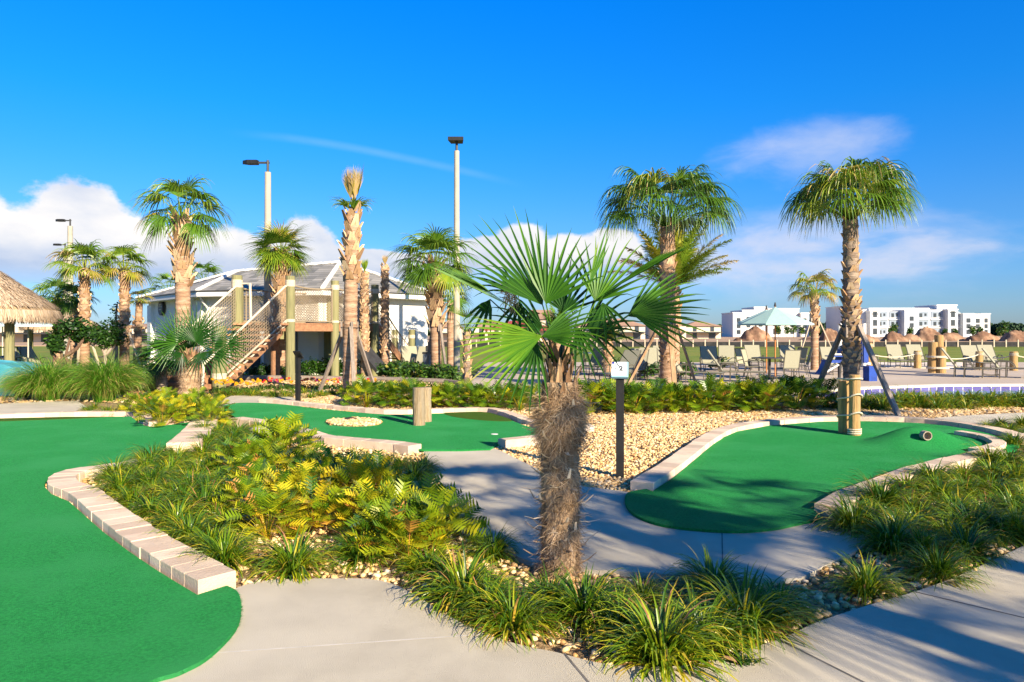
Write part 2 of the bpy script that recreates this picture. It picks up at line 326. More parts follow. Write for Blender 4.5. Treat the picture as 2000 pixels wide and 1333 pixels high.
M['tan_wall'] = mat('beige_stucco', (0.66,0.56,0.43), (0.6,0.5,0.38), 0.3, 0.9)
M['tan_roof'] = mat('tan_roof_tile', (0.40,0.25,0.17), (0.31,0.19,0.13), 0.8, 0.9, 0.5, 3)
M['glass'] = mat('window_glass', (0.03,0.04,0.05), (0.05,0.06,0.07), 1, 0.15, spec=0.6)
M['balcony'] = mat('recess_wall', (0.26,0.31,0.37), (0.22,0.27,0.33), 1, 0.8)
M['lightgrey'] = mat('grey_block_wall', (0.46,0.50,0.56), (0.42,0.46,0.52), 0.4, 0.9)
M['red'] = mat('red_metal_roof', (0.38,0.075,0.055), (0.30,0.06,0.045), 2, 0.5, spec=0.4)
M['thatch'] = rampmat('thatch', [(0,(0.18,0.13,0.09)),(0.4,(0.38,0.28,0.19)),(0.75,(0.55,0.43,0.30)),(1,(0.64,0.53,0.40))], 0.9, 0.2, 0.08)
M['thatchbase'] = mat('thatch_base', (0.42,0.30,0.17), (0.30,0.21,0.12), 3, 0.95, 1.0, 20, stretch=(1,1,0.3))
M['signwhite'] = mat('sign_face', (0.72,0.80,0.86), (0.78,0.84,0.88), 8, 0.4)
M['signside'] = mat('sign_edge', (0.28,0.48,0.58), (0.24,0.42,0.52), 8, 0.4)
M['navy'] = mat('navy_print', (0.008,0.008,0.22), (0.01,0.01,0.26), 8, 0.4)
M['print'] = mat('black_print', (0.02,0.02,0.03), (0.03,0.03,0.04), 8, 0.5)
M['printgrey'] = mat('grey_print', (0.20,0.22,0.24), (0.25,0.27,0.3), 8, 0.5)
M['printred'] = mat('red_print', (0.35,0.12,0.12), (0.3,0.1,0.1), 8, 0.5)
M['tealpaint'] = mat('teal_fibreglass', (0.05,0.24,0.32), (0.08,0.31,0.40), 1.5, 0.4, 0.1, 8, c3=(0.02,0.17,0.16), s3=1.2)
M['flower'] = rampmat('petals', [(0,(0.55,0.02,0.02)),(0.24,(0.60,0.03,0.03)),(0.25,(0.70,0.30,0.01)),(0.6,(0.80,0.42,0.01)),(0.61,(0.30,0.02,0.22)),(0.8,(0.6,0.2,0.01)),(1,(0.75,0.5,0.05))], 0.6, 0.3, 0.2)
M['treeline'] = rampmat('far_trees', [(0,(0.020,0.040,0.022)),(0.6,(0.035,0.065,0.035)),(1,(0.06,0.10,0.05))], 0.9, 0.1, 0)
M['bark'] = mat('bark', (0.20,0.12,0.08), (0.11,0.065,0.04), 8, 0.95, 1.0, 20, stretch=(1,1,0.4))
M['barkpale'] = mat('pale_bark', (0.42,0.34,0.27), (0.3,0.24,0.19), 8, 0.95, 1.0, 20, stretch=(1,1,0.4))
M['greybin'] = mat('grey_plastic', (0.16,0.18,0.20), (0.13,0.15,0.17), 4, 0.6)
def waterm():
    m = bpy.data.materials.new('pool_water'); m.use_nodes = True; N = m.node_tree.nodes; L = m.node_tree.links; b = N['Principled BSDF']
    b.inputs['Base Color'].default_value = (0.05,0.32,0.42,1); b.inputs['Roughness'].default_value = 0.06
    n = N.new('ShaderNodeTexNoise'); n.inputs['Scale'].default_value = 3; bp = N.new('ShaderNodeBump'); bp.inputs['Strength'].default_value = 0.15
    L.new(n.outputs[0], bp.inputs['Height']); L.new(bp.outputs[0], b.inputs['Normal']); return m
M['water'] = waterm()
def rooftile():
    m = mat('roof_tiles', (0.27,0.27,0.27), (0.16,0.16,0.17), 3, 0.85, stretch=(1,1,6), c3=(0.36,0.36,0.35), s3=6)
    N = m.node_tree.nodes; L = m.node_tree.links; b = N['Principled BSDF']
    tc = N.new('ShaderNodeTexCoord'); sx = N.new('ShaderNodeSeparateXYZ'); L.new(tc.outputs['Object'], sx.inputs[0])
    w = N.new('ShaderNodeMath'); w.operation = 'MULTIPLY'; L.new(sx.outputs[2], w.inputs[0]); w.inputs[1].default_value = 8.0
    fr = N.new('ShaderNodeMath'); fr.operation = 'FRACT'; L.new(w.outputs[0], fr.inputs[0])
    bp = N.new('ShaderNodeBump'); bp.inputs['Strength'].default_value = 1; bp.inputs['Distance'].default_value = 0.06; L.new(fr.outputs[0], bp.inputs['Height']); bp.invert = True
    L.new(bp.outputs[0], b.inputs['Normal'])
    # tile rows of differing grey
    fl = N.new('ShaderNodeMath'); fl.operation = 'FLOOR'; L.new(w.outputs[0], fl.inputs[0])
    cx = N.new('ShaderNodeMath'); cx.operation = 'MULTIPLY'; L.new(sx.outputs[0], cx.inputs[0]); cx.inputs[1].default_value = 2.4
    f2 = N.new('ShaderNodeMath'); f2.operation = 'FLOOR'; L.new(cx.outputs[0], f2.inputs[0])
    cb = N.new('ShaderNodeCombineXYZ'); L.new(f2.outputs[0], cb.inputs[0]); L.new(fl.outputs[0], cb.inputs[2])
    wn = N.new('ShaderNodeTexWhiteNoise'); L.new(cb.outputs[0], wn.inputs[0])
    r = N.new('ShaderNodeValToRGB'); L.new(wn.outputs[0], r.inputs[0]); r.color_ramp.elements[0].color = (0.17,0.17,0.155,1); r.color_ramp.elements[1].color = (0.36,0.345,0.31,1)
    dk_ = N.new('ShaderNodeMapRange'); L.new(fr.outputs[0], dk_.inputs[0]); dk_.inputs[1].default_value = 0.0; dk_.inputs[2].default_value = 0.22; dk_.inputs[3].default_value = 0.35; dk_.inputs[4].default_value = 1.0
    mm = N.new('ShaderNodeMix'); mm.data_type = 'RGBA'; mm.blend_type = 'MULTIPLY'; mm.inputs[0].default_value = 1; L.new(r.outputs[0], mm.inputs[6]); L.new(dk_.outputs[0], mm.inputs[7])
    L.new(mm.outputs[2], b.inputs['Base Color']); return m
M['roof'] = rooftile()
def tileband():
    m = bpy.data.materials.new('pool_tile'); m.use_nodes = True; N = m.node_tree.nodes; L = m.node_tree.links; b = N['Principled BSDF']
    b.inputs['Roughness'].default_value = 0.2
    tc = N.new('ShaderNodeTexCoord'); br = N.new('ShaderNodeTexBrick'); L.new(tc.outputs['Object'], br.inputs[0])
    mp = N.new('ShaderNodeMapping'); L.new(tc.outputs['Object'], mp.inputs[0]); mp.inputs[2].default_value = (math.radians(90), 0, 0); L.new(mp.outputs[0], br.inputs[0])
    br.offset = 0; br.inputs['Scale'].default_value = 1; br.inputs['Brick Width'].default_value = 0.30; br.inputs['Row Height'].default_value = 0.30; br.inputs['Mortar Size'].default_value = 0.010
    br.inputs['Color1'].default_value = (0.07,0.05,0.22,1); br.inputs['Color2'].default_value = (0.13,0.11,0.30,1); br.inputs['Mortar'].default_value = (0.6,0.58,0.62,1)
    L.new(br.outputs[0], b.inputs['Base Color']); return m
M['tile'] = tileband()
# ================================================================ GROUND
def P2(pts, z=0.0): return [gp(a, b, z)[:2] for a, b in pts]
def inside(poly, x, y):
    """vectorised point in polygon"""
    c = np.zeros(x.shape, bool); n = len(poly); j = n-1
    for i in range(n):
        xi, yi = poly[i][0], poly[i][1]; xj, yj = poly[j][0], poly[j][1]
        if yi != yj:
            c ^= ((yi > y) != (yj > y)) & (x < (xj-xi)*(y-yi)/(yj-yi)+xi)
        j = i
    return c
def sm(pts, n=5): return [tuple(p[:2]) for p in smooth_pts([(*p, 0) for p in pts], n)]
# base ground to the horizon
g = MB()
for (x0_, x1_, y0_, y1_) in ((-2500,2500,-60,16.6),(-2500,2500,23,5000),(-2500,6.5,16.6,23),(60,2500,16.6,23)): g.quad((x0_,y0_,-0.09),(x1_,y0_,-0.09),(x1_,y1_,-0.09),(x0_,y1_,-0.09))
put('ground', g, M['lawn'], kind='structure')
g = MB(); g.prism([(-2500,88),(2500,88),(2500,330),(-2500,330)], -0.089, -0.02); put('dirt_field', g, M['dirt'], kind='structure')
# gravel bed sheet under the whole course
g = MB(); g.prism([(-16,-6),(18,-6),(18,16.55),(6.4,16.55),(6.4,18.0),(0.5,18.4),(-0.5,24),(-4,24.5),(-12,26),(-22,22)], -0.088, -0.035); put('gravel_bed', g, M['gravelbase'], kind='structure')
TZ = 0.022
def fray(mb, pts, per=260, ln=.012, seed=1):
    r = random.Random(seed)
    for a, b in zip(pts[:-1], pts[1:]):
        L = math.hypot(b[0]-a[0], b[1]-a[1]); nx, ny = (b[1]-a[1])/max(L,1e-6), -(b[0]-a[0])/max(L,1e-6)
        for i in range(int(L*per)):
            t = r.random(); x = a[0]+(b[0]-a[0])*t; y = a[1]+(b[1]-a[1])*t; sg = 1 if r.random() < .9 else -1; l = ln*r.uniform(.3,1.3); w = .0018; dx, dy = (b[0]-a[0])/L*w, (b[1]-a[1])/L*w
            i0 = len(mb.v); z = r.uniform(.004, TZ); mb.vert((x-dx,y-dy,z)); mb.vert((x+dx,y+dy,z)); mb.vert((x+nx*l*sg+r.gauss(0,.003), y+ny*l*sg+r.gauss(0,.003), z+r.uniform(-.002,.006))); mb.f.append((i0,i0+1,i0+2))
A = sm(P2([(200,1500),(275,1345),(350,1312),(402,1285),(446,1245),(466,1215),(471,1183),(464,1156),(443,1144)], TZ), 5) \
  + P2([(385,1162),(345,1138),(300,1110),(250,1076),(200,1038),(155,998),(135,980),(100,965),(86,950)], TZ) \
  + P2([(90,938),(120,926),(150,919),(215,913),(262,900),(300,886),(325,872),(350,850),(365,834),(373,824)], TZ) \
  + P2([(340,829),(300,834),(283,832),(268,824),(256,814),(130,815),(0,820),(-300,828)], TZ) + [(-16,10),(-13,2),(-6,-2.5),(-2.2,1.0)]
t = MB(); t.prism(A, 0.001, TZ); fray(t, A[:42], 380, .013); fray(t, A[:42], 380, -.013, 2); put('putting_green', t, M['turf'], kind='structure')
B = sm(P2([(445,806),(436,793),(470,787),(520,788),(560,791),(610,797),(680,804),(760,810),(850,808),(940,806),(972,812),(1000,822),(1030,833),(1070,840),(1100,848),(1085,858),(1050,862)], TZ), 4) \
  + P2([(970,869),(957,877),(900,879),(826,879)], TZ) + sm(P2([(780,873),(720,868),(655,862),(620,852),(580,842),(530,830),(475,822),(445,806)], TZ), 3)
# stone island hole in green B: build the green as a ring around it
ISL = [((692 + 53*math.cos(a)*1.02), (826.5 + 7.2*math.sin(a))) for a in [k*2*math.pi/28 for k in range(28)]]
ISLW = P2(ISL, TZ)
t = MB(); t.prism(B, 0.001, TZ); put('putting_green', t, M['turf'], kind='structure')
t = MB(); t.prism(ISLW, TZ, TZ+0.008); put('gravel_island', t, M['gravelbase'], kind='structure')
RG = sm(P2([(868,806.5),(940,804.8),(972,811),(1000,821),(985,823),(940,821),(890,815),(868,809)], TZ+.004), 4)
t = MB(); t.prism(RG, TZ, TZ+0.005); put('rough_turf', t, M['turfdark'], kind='structure')
RA = P2([(-200,826),(-200,823),(0,817.5),(130,814.5),(225,814.2),(120,819),(0,823)], TZ+.004)
t = MB(); t.prism(RA, TZ, TZ+0.005); put('rough_turf', t, M['turfdark'], kind='structure')
C = sm(P2([(1262,955),(1228,962),(1221,975),(1226,992),(1245,1008),(1290,1024),(1360,1033),(1440,1037),(1510,1032),(1560,1022),(1606,1013)], TZ), 5) \
  + P2([(1590,995),(1600,985),(1640,968),(1700,950),(1760,927),(1830,908),(1925,886),(1985,880),(1992,868)], TZ) \
  + P2([(1950,851),(1900,840),(1850,832),(1800,827),(1750,824.5),(1690,823),(1600,824),(1500,832),(1440,843),(1405,858),(1372,886),(1320,930),(1275,960)], TZ)
t = MB(); t.prism(C, 0.001, TZ); fray(t, C[:52], 300, .012); fray(t, C[:52], 300, -.012, 2)
# the mound with the pipe hole, part of the same carpet
mc = gp(1795, 868, TZ); R1, R2 = 0.92, 0.8
def mh(r): return 0.255*(0.5+0.5*math.cos(math.pi*min(r,1)))**1.15
nr, na = 14, 40; i0 = len(t.v)
for k in range(nr+1):
    for j in range(na):
        r = k/nr; an = 2*math.pi*j/na
        t.vert((mc[0]+R1*r*math.cos(an), mc[1]+R2*r*math.sin(an), TZ-0.003+mh(r)))
for k in range(nr):
    for j in range(na):
        a = i0+k*na+j; b = i0+k*na+(j+1)%na; t.face(a, a+na, b+na, b)
put('putting_green', t, M['turf'], kind='structure')
# concrete
P1 = P2([(826,877),(963,875),(985,884),(1045,914),(1075,932),(1140,950),(1225,961)]) + P2([(1300,990),(1450,1015),(1606,1014),(1660,1030),(1706,1052),(1680,1072),(1625,1098),(1562,1130),(1400,1128),(1250,1118),(1130,1112),(1040,1098),(985,1078),(940,1045),(905,1002),(870,957),(838,912)])
c = MB(); c.prism(P1, -0.087, 0.0); put('path', c, M['concrete'], kind='structure')
FGE = sm(P2([(380,1200),(464,1148),(520,1134),(580,1131),(650,1130),(720,1131),(765,1140),(810,1162),(850,1187),(900,1216),(960,1243),(1030,1263),(1090,1275),(1160,1293),(1230,1301),(1330,1301),(1410,1284),(1470,1265),(1530,1246),(1600,1214),(1700,1181),(1800,1152),(1880,1121),(1940,1094),(2000,1066),(2100,1015),(2300,950)]), 3)
FG = FGE + [(15,9),(15,-5),(-8,-5),(-5,1),(-3.0,2.4)]
c = MB(); c.prism(FG, -0.087, 0.0); put('pavement', c, M['concrete'], kind='structure')
def joint(p, q, w, m, name='pavement_joint'):
    a = Vector(gp(*p)); b = Vector(gp(*q)); d = (b-a).normalized(); s = Vector((-d.y, d.x, 0))*w/2; j = MB()
    z = Vector((0,0,0.0015)); j.quad(a-s+z, b-s+z, b+s+z, a+s+z); put(name, j, m, kind='structure')
joint((408,1277), (942,1240), 0.012, M['jointlight']); joint((1102,1277), (1180,1370), 0.012, M['joint'])
joint((1520,1249), (1760,1370), 0.014, M['joint']); joint((1785,1156), (2200,1255), 0.016, M['joint'])
joint((1128,1008),(1230,986),0.008,M['jointlight']); joint((1410,1036),(1412,1128),0.008,M['joint']); joint((843,912),(1032,905),0.007,M['jointlight'])
# small paths further back
SP = [P2([(-200,835),(-200,792),(0,789),(60,786),(150,783),(168,794),(130,812),(0,816)]),
      P2([(428,784),(452,773),(520,771),(570,776),(600,789),(585,796),(560,793),(520,789),(470,788),(436,794)]),
      P2([(1765,826),(1830,816),(1900,811),(2000,806),(2300,800),(2300,815),(2000,824),(1930,842),(1880,836),(1820,829)])]
for poly in SP:
    c = MB(); c.prism(poly, -0.087, 0.0); put('path', c, M['concrete'], kind='structure')
# pool deck and pool
cop = P2([(1400,771),(1480,770),(1560,768),(1620,763),(1700,757),(1850,752.2),(2000,751.6),(2300,751.6),(2900,751.6)])
DK = [(-1.4,38.5), (-1.4,19.5), (0.3,18.9), (4.0,18.6)] + cop + [(36,38.5)]
c = MB(); c.prism(DK, -0.5, -0.005); put('pool_deck', c, M['deckconc'], kind='structure')
c = MB(); cb = [(p[0], p[1]-0.03) for p in cop] + [(p[0], p[1]+0.30) for p in reversed(cop)]
c.prism(cb, -0.05, 0.012); put('pool_coping', c, M['ropepale'] if False else mat('coping', (0.74,0.66,0.52), (0.68,0.6,0.47), 2, 0.8), kind='structure')
c = MB()
for a, b in zip(cop[:-1], cop[1:]): c.quad((a[0],a[1]-0.012,-0.6),(b[0],b[1]-0.012,-0.6),(b[0],b[1]-0.012,-0.05),(a[0],a[1]-0.012,-0.05))
put('pool_wall', c, M['tile'], kind='structure')
c = MB(); c.quad((6.5,16.6,-0.19),(60,16.6,-0.19),(60,23,-0.19),(6.5,23,-0.19))
# basin floor sits above the lawn sheet only inside the pool outline
put('pool_water', c, M['water'], kind='structure')
c = MB(); c.prism([(xat(1668,36.5),35.0),(xat(1700,34),32.6),(xat(1790,33),31.6),(xat(1885,33),33.2),(xat(1880,38),38),(xat(1690,38),38)], -0.004, 0.02); put('sand_patch', c, M['sand'], kind='structure')
# ================================================================ KERBS
def kerb(label, pts, width, side, h=0.10, L=0.2, z0=0.0, group='stone kerbs edging the greens', seed=1):
    rnd = random.Random(seed)
    P = [Vector((*p[:2], 0)) for p in pts]; cum = [0]
    for a, b in zip(P[:-1], P[1:]): cum.append(cum[-1]+(b-a).length)
    n = max(1, round(cum[-1]/L)); q = []
    for k in range(n+1):
        s = cum[-1]*k/n; i = max(j for j in range(len(cum)) if cum[j] <= s+1e-9); i = min(i, len(P)-2)
        f = (s-cum[i])/max(cum[i+1]-cum[i], 1e-6); q.append(P[i].lerp(P[i+1], f))
    nm = []
    for k in range(n+1):
        d = (q[min(k+1,n)]-q[max(k-1,0)]).normalized(); nm.append(Vector((-d.y, d.x, 0))*side)
    mb = MB(); gpd = 0.0016; c = 0.005
    for k in range(n):
        a0, a1 = q[k].lerp(q[k+1], gpd/L), q[k].lerp(q[k+1], 1-gpd/L); j = rnd.uniform(-0.004, 0.006); hh = h+rnd.uniform(-0.003, 0.003)
        w = width+rnd.uniform(-0.008, 0.01)
        n0, n1 = nm[k], nm[k+1]; o0, o1 = a0+n0*w, a1+n1*w; a0 = a0+n0*j; a1 = a1+n1*j; tt = rnd.random()
        # outer ends must not cross on tight bends
        i = len(mb.v)
        ctr = (a0+a1+o0+o1)/4
        for z, ins in ((z0-0.05, 0), (z0+hh-c, 0), (z0+hh, c)):
            for p in (a0, a1, o1, o0):
                v = p.lerp(ctr, 0)+ (ctr-p).normalized()*ins; mb.vert((v.x, v.y, z), tt)
        for lv in (0, 4):
            for e in range(4):
                x, y = e, (e+1) % 4; fc = (i+lv+x, i+lv+y, i+lv+4+y, i+lv+4+x)
                mb.f.append(fc if side > 0 else fc[::-1])
        fc = (i+8, i+9, i+10, i+11); mb.f.append(fc if side > 0 else fc[::-1])
    return put('stone_kerb', mb, M['kerb'], label=label, cat='kerb', group=group)
KA = P2([(385,1160),(345,1137),(300,1109),(250,1075),(200,1037),(155,997),(135,979),(110,968)]) + P2([(96,957),(91,948)], .03) + P2([(97,938),(122,928),(165,920),(225,913),(275,900)], .03)
kerb('long pale kerb running diagonally beside the big left green to its rounded tip', sm(KA, 4), 0.255, -1, 0.078, 0.20, 0.0, seed=2)
kerb('wide pinkish kerb at the point where the left green narrows behind the grass', sm(P2([(325,873),(350,852),(364,838),(374,826)], .05), 3), 0.42, -1, 0.10, 0.3, 0.0, seed=3)
kerb('thin wavy kerb curving along the far side of the left green', sm(P2([(374,822),(340,828),(305,833),(284,831),(268,823),(258,813),(130,813),(0,818),(-200,826)]), 5), 0.22, -1, 0.07, 0.25, 0.0, seed=4)
kerb('long low kerb along the far side of the middle green', sm(P2([(505,786),(560,790.5),(610,796),(680,803),(760,809),(850,807),(940,804.5),(972,810),(1000,820),(1030,831),(1085,839)]), 4), 0.20, 1, 0.075, 0.24, 0.0, seed=5)
kerb('short kerb of two blocks at the mouth of the middle green beside the grey path', P2([(972,871),(1010,867),(1060,862)]), 0.2, -1, 0.10, 0.34, 0.0, seed=6)
kerb('low kerb along the near side of the middle green behind the bushes', sm(P2([(823,880),(780,874),(720,869),(655,863),(620,853),(580,843),(530,832),(475,824)]), 3), 0.24, 1, 0.09, 0.3, 0.0, seed=7)
kerb('curved kerb sweeping round the left and far side of the right green', sm(P2([(1275,961),(1320,930),(1372,888),(1408,861),(1442,845),(1500,834),(1560,828),(1620,825),(1690,823.5),(1750,825),(1800,828),(1850,833),(1900,841),(1950,852),(1992,868)]), 4), 0.24, 1, 0.085, 0.3, 0.0, seed=8)
kerb('short curled kerb dividing the lane at the far right of the right green', sm(P2([(1878,851),(1905,855),(1930,860),(1955,868),(1966,878),(1940,886),(1915,890)]), 4), 0.16, -1, 0.08, 0.25, 0.0, seed=9)
kerb('straight kerb along the near right edge of the right green ending in a shaded block', P2([(1590,1002),(1640,972),(1700,952),(1760,929),(1830,910),(1925,888)]), 0.24, -1, 0.085, 0.3, 0.0, seed=10)
KW = []
# ================================================================ PEBBLES
def ico(sub):
    t = (1+5**0.5)/2
    v = np.array([(-1,t,0),(1,t,0),(-1,-t,0),(1,-t,0),(0,-1,t),(0,1,t),(0,-1,-t),(0,1,-t),(t,0,-1),(t,0,1),(-t,0,-1),(-t,0,1)], float); v /= np.linalg.norm(v[0])
    f = [(0,11,5),(0,5,1),(0,1,7),(0,7,10),(0,10,11),(1,5,9),(5,11,4),(11,10,2),(10,7,6),(7,1,8),(3,9,4),(3,4,2),(3,2,6),(3,6,8),(3,8,9),(4,9,5),(2,4,11),(6,2,10),(8,6,7),(9,8,1)]
    return v, np.array(f)
def octa():
    v = np.array([(1,0,0),(0,1,0),(-1,0,0),(0,-1,0),(0,0,1),(0,0,-1)], float); f = [(0,1,4),(1,2,4),(2,3,4),(3,0,4)]
    return v, np.array(f)
EXC = [A, B, C, P1, FG] + SP
def stones(name, label, polys, n, r0, r1, z, shape, excl=EXC, smooth=True, kind='stuff'):
    xs, ys = [], []
    bx = [p[0] for q in polys for p in q]; by = [p[1] for q in polys for p in q]
    x = RNG.uniform(min(bx), max(bx), n); y = RNG.uniform(min(by), max(by), n)
    ok = np.zeros(n, bool)
    for q in polys: ok |= inside(q, x, y)
    for q in excl: ok &= ~inside(q, x, y)
    x = x[ok]; y = y[ok]; n = len(x)
    v, f = shape; nv = len(v); nf = len(f)
    r = RNG.uniform(r0, r1, n)*RNG.choice([0.7,1,1,1.25], n); el = RNG.uniform(0.65, 1.25, n); fl = RNG.uniform(0.45, 0.8, n); an = RNG.uniform(0, 2*math.pi, n); tl = RNG.uniform(-0.5, 0.5, n)
    P = v[None,:,:]*np.stack([r*el, r/el, r*fl], 1)[:,None,:]
    P = P*(1+RNG.uniform(-0.14, 0.14, (n, nv, 1)))
    ct, st = np.cos(tl)[:,None], np.sin(tl)[:,None]; Y = P[:,:,1]*ct-P[:,:,2]*st; Z = P[:,:,1]*st+P[:,:,2]*ct
    ca, sa_ = np.cos(an)[:,None], np.sin(an)[:,None]; X = P[:,:,0]*ca-Y*sa_; Y2 = P[:,:,0]*sa_+Y*ca
    VV = np.stack([X+x[:,None], Y2+y[:,None], Z+z+RNG.uniform(0, 0.02, n)[:,None]], 2).reshape(-1,3)
    FF = (f[None]+np.arange(n)[:,None,None]*nv).reshape(-1,3)
    me = bpy.data.meshes.new(name); me.vertices.add(len(VV)); me.vertices.foreach_set('co', VV.astype(np.float32).ravel())
    me.loops.add(FF.size); me.loops.foreach_set('vertex_index', FF.astype(np.int32).ravel())
    me.polygons.add(len(FF)); me.polygons.foreach_set('loop_start', np.arange(0, FF.size, 3, dtype=np.int32)); me.polygons.foreach_set('loop_total', np.full(len(FF), 3, np.int32))
    me.update(calc_edges=True)
    a = me.attributes.new('tint', 'FLOAT', 'POINT'); a.data.foreach_set('value', np.repeat(RNG.beta(2.2, 1.8, n), nv).astype(np.float32))
    me.polygons.foreach_set('use_smooth', [smooth]*len(FF)); me.materials.append(M['stone'])
    o = bpy.data.objects.new(name, me); COL.objects.link(o)
    return tag(o, label, 'pebbles', None, kind) if label else tag(o, kind=kind)
NEAR = [P2([(85,960),(90,900),(330,830),(1100,880),(1300,935),(1600,1010),(2400,850),(2400,1000),(2000,1100),(1300,1330),(1000,1300),(440,1180)])]
stones('pebbles', 'tan river pebbles covering the near planting beds', NEAR, 46000, 0.016, 0.027, -0.028, ico(1))
CENT = [P2([(950,868),(1060,835),(950,800),(580,795),(590,768),(1600,800),(1760,815),(1420,860),(1250,965),(1100,945)]), P2([(600,790),(740,770),(1060,778),(1060,850),(940,803),(850,806),(700,803)])]
EB = [(p[0]+RNG.normal(0,.0), p[1]-.16) for p in FGE]
stones('pebbles', 'few loose pebbles strayed onto the pavement edge', [FGE+EB[::-1]], 260, 0.006, 0.013, 0.004, ico(1), excl=[A])
stones('pebbles', 'pale tan gravel between the middle and right greens', CENT, 98000, 0.012, 0.022, -0.024, ico(1))
FARG = [P2([(590,800),(570,772),(700,768),(1000,775),(2300,775),(2300,805),(1900,811),(1765,826),(1600,822),(1400,830),(1100,835),(950,803),(760,808)])]
stones('pebbles', 'pale gravel strip in front of the far shrubs', FARG, 45000, 0.022, 0.04, -0.02, octa())
stones('pebbles', 'small heap of pale stones in the oval island on the middle green', [ISLW], 900, 0.022, 0.036, 0.035, ico(1), excl=[])
stones('pebbles', 'gravel at the foot of the tall grasses and below the deck stairs', [P2([(0,795),(0,770),(120,760),(330,750),(330,790),(150,783),(60,786)]), P2([(450,772),(470,744),(900,742),(900,752),(700,768),(560,775)])], 9000, 0.03, 0.055, -0.02, octa())
# ================================================================ PLANTS
def rdir(az, el): return Vector((math.cos(az)*math.cos(el), math.sin(az)*math.cos(el), math.sin(el)))
def blade(mb, base, az, ln, w, el0, droop, t0, segs=5, tend=0.12, rnd=random, fold=0.0):
    p = Vector(base); pts = [p.copy()]; wd = [w*0.75]; tt = [max(0, t0-0.15)]; el = el0
    for k in range(1, segs+1):
        s = k/segs; el = el0 - droop*s*s; p = p + rdir(az + 0.25*math.sin(az*7)*s, el)*(ln/segs); pts.append(p.copy())
        wd.append(w*(1.0 if s < 0.55 else max(0.06, 1-(s-0.5)/0.5))); tt.append(min(1, t0 + tend*s*s))
    sd = Vector((-math.sin(az), math.cos(az), 0)); nrm = (pts[1]-pts[0]).cross(sd); mb.strip(pts, wd, nrm if nrm.length > 1e-6 else Vector((0,0,1)), tt, fold)
def lirio_mesh(seed, n=150, ln=0.42, w=0.013, ybias=0.0):
    r = random.Random(seed); mb = MB()
    for i in range(n):
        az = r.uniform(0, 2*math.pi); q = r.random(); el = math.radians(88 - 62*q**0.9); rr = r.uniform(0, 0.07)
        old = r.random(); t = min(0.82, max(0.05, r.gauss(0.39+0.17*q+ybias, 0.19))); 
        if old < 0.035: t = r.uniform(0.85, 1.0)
        l = ln*r.uniform(0.65, 1.12)
        blade(mb, (rr*math.cos(az), rr*math.sin(az), -0.02), az+r.uniform(-.5,.5), l, w*r.uniform(.7,1.15), el, math.radians(r.uniform(55, 125)), t, 6, r.choice([0.05,0.1,0.22]), r, 0.25)
    for i in range(n//9):   # old brown blades low in the clump
        az = r.uniform(0, 6.28); blade(mb, (.03*math.cos(az), .03*math.sin(az), -.02), az, ln*r.uniform(.5,.95), w*.7, math.radians(r.uniform(8,40)), math.radians(r.uniform(15,60)), r.uniform(.93,1), 4, 0, r)
    return mb.mesh('grass_clump')
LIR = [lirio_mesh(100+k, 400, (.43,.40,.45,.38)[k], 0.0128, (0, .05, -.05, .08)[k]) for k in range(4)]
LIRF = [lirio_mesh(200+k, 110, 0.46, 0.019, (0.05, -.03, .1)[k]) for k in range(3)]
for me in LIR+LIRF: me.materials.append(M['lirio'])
def plant(name, me, px, py, sc, label, cat, group, z=-0.03, rnd=random):
    o = bpy.data.objects.new(name, me); COL.objects.link(o); x, y, _ = gp(px, py, 0); o.location = (x, y, z)
    o.rotation_euler = (rnd.uniform(-.06,.06), rnd.uniform(-.06,.06), rnd.uniform(0, 6.28)); s = sc*rnd.uniform(.94, 1.06); o.scale = (s, s, s*rnd.uniform(.92, 1.08))
    return tag(o, label, cat, group)
rp = random.Random(5)
G1 = 'arching grass clumps along the front of the planting bed'
front = [(438,1098,.80,'grass clump nearest the end of the long left kerb'),(570,1112,.92,'round grass clump at the concrete edge right of the long left kerb'),
 (705,1092,.82,'small grass clump in front of the yellow lobed shrubs at the pavement bend'),(905,1168,1.10,'large dark grass clump where the pavement edge turns down left of the shaggy palm'),
 (962,1082,.72,'dark upright grass clump at the corner of the shaded path left of the shaggy palm'),(1002,1222,.98,'arching grass clump leaning over the pavement left of the shaggy palm trunk'),
 (1142,1206,.84,'grass clump directly in front of the shaggy palm trunk'),(1290,1282,1.12,'biggest yellow tipped grass clump at the bottom point of the bed'),
 (1455,1222,1.10,'tall full grass clump right of the bottom point of the bed'),(1690,1152,.84,'low wide grass clump alone at the tip of the shaded path beside the right pavement'),
 (1832,1124,.80,'grass clump at the right pavement edge in front of the right bed'),(1255,1168,.62,'short grass clump behind the biggest yellow tipped clump'),
 (1392,1152,.78,'grass clump at the path edge behind the tall full clump'),(840,1118,.80,'grass clump between the yellow lobed shrubs and the pavement bend'),
 (1072,1182,.66,'short grass clump wedged left of the shaggy palm foot'),(1212,1222,.80,'grass clump between the one before the palm and the biggest yellow tipped one'),(1372,1252,.88,'grass clump filling the gap right of the biggest yellow tipped clump'),
 (1520,1192,.74,'grass clump at the right shoulder of the tall full clump'),(950,1192,.80,'grass clump hugging the pavement below the large dark clump')]
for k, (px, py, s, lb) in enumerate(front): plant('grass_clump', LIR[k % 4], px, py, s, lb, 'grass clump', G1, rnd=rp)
def bedgrass(lst, label, group, meshes, z=-0.03, s0=.75, s1=.95):
    for k, (px, py) in enumerate(lst): plant('grass_clump', meshes[k % len(meshes)], px+rp.uniform(-5,5), py+rp.uniform(-3,3), rp.uniform(s0, s1), label, 'grass clump', group, z, rp)
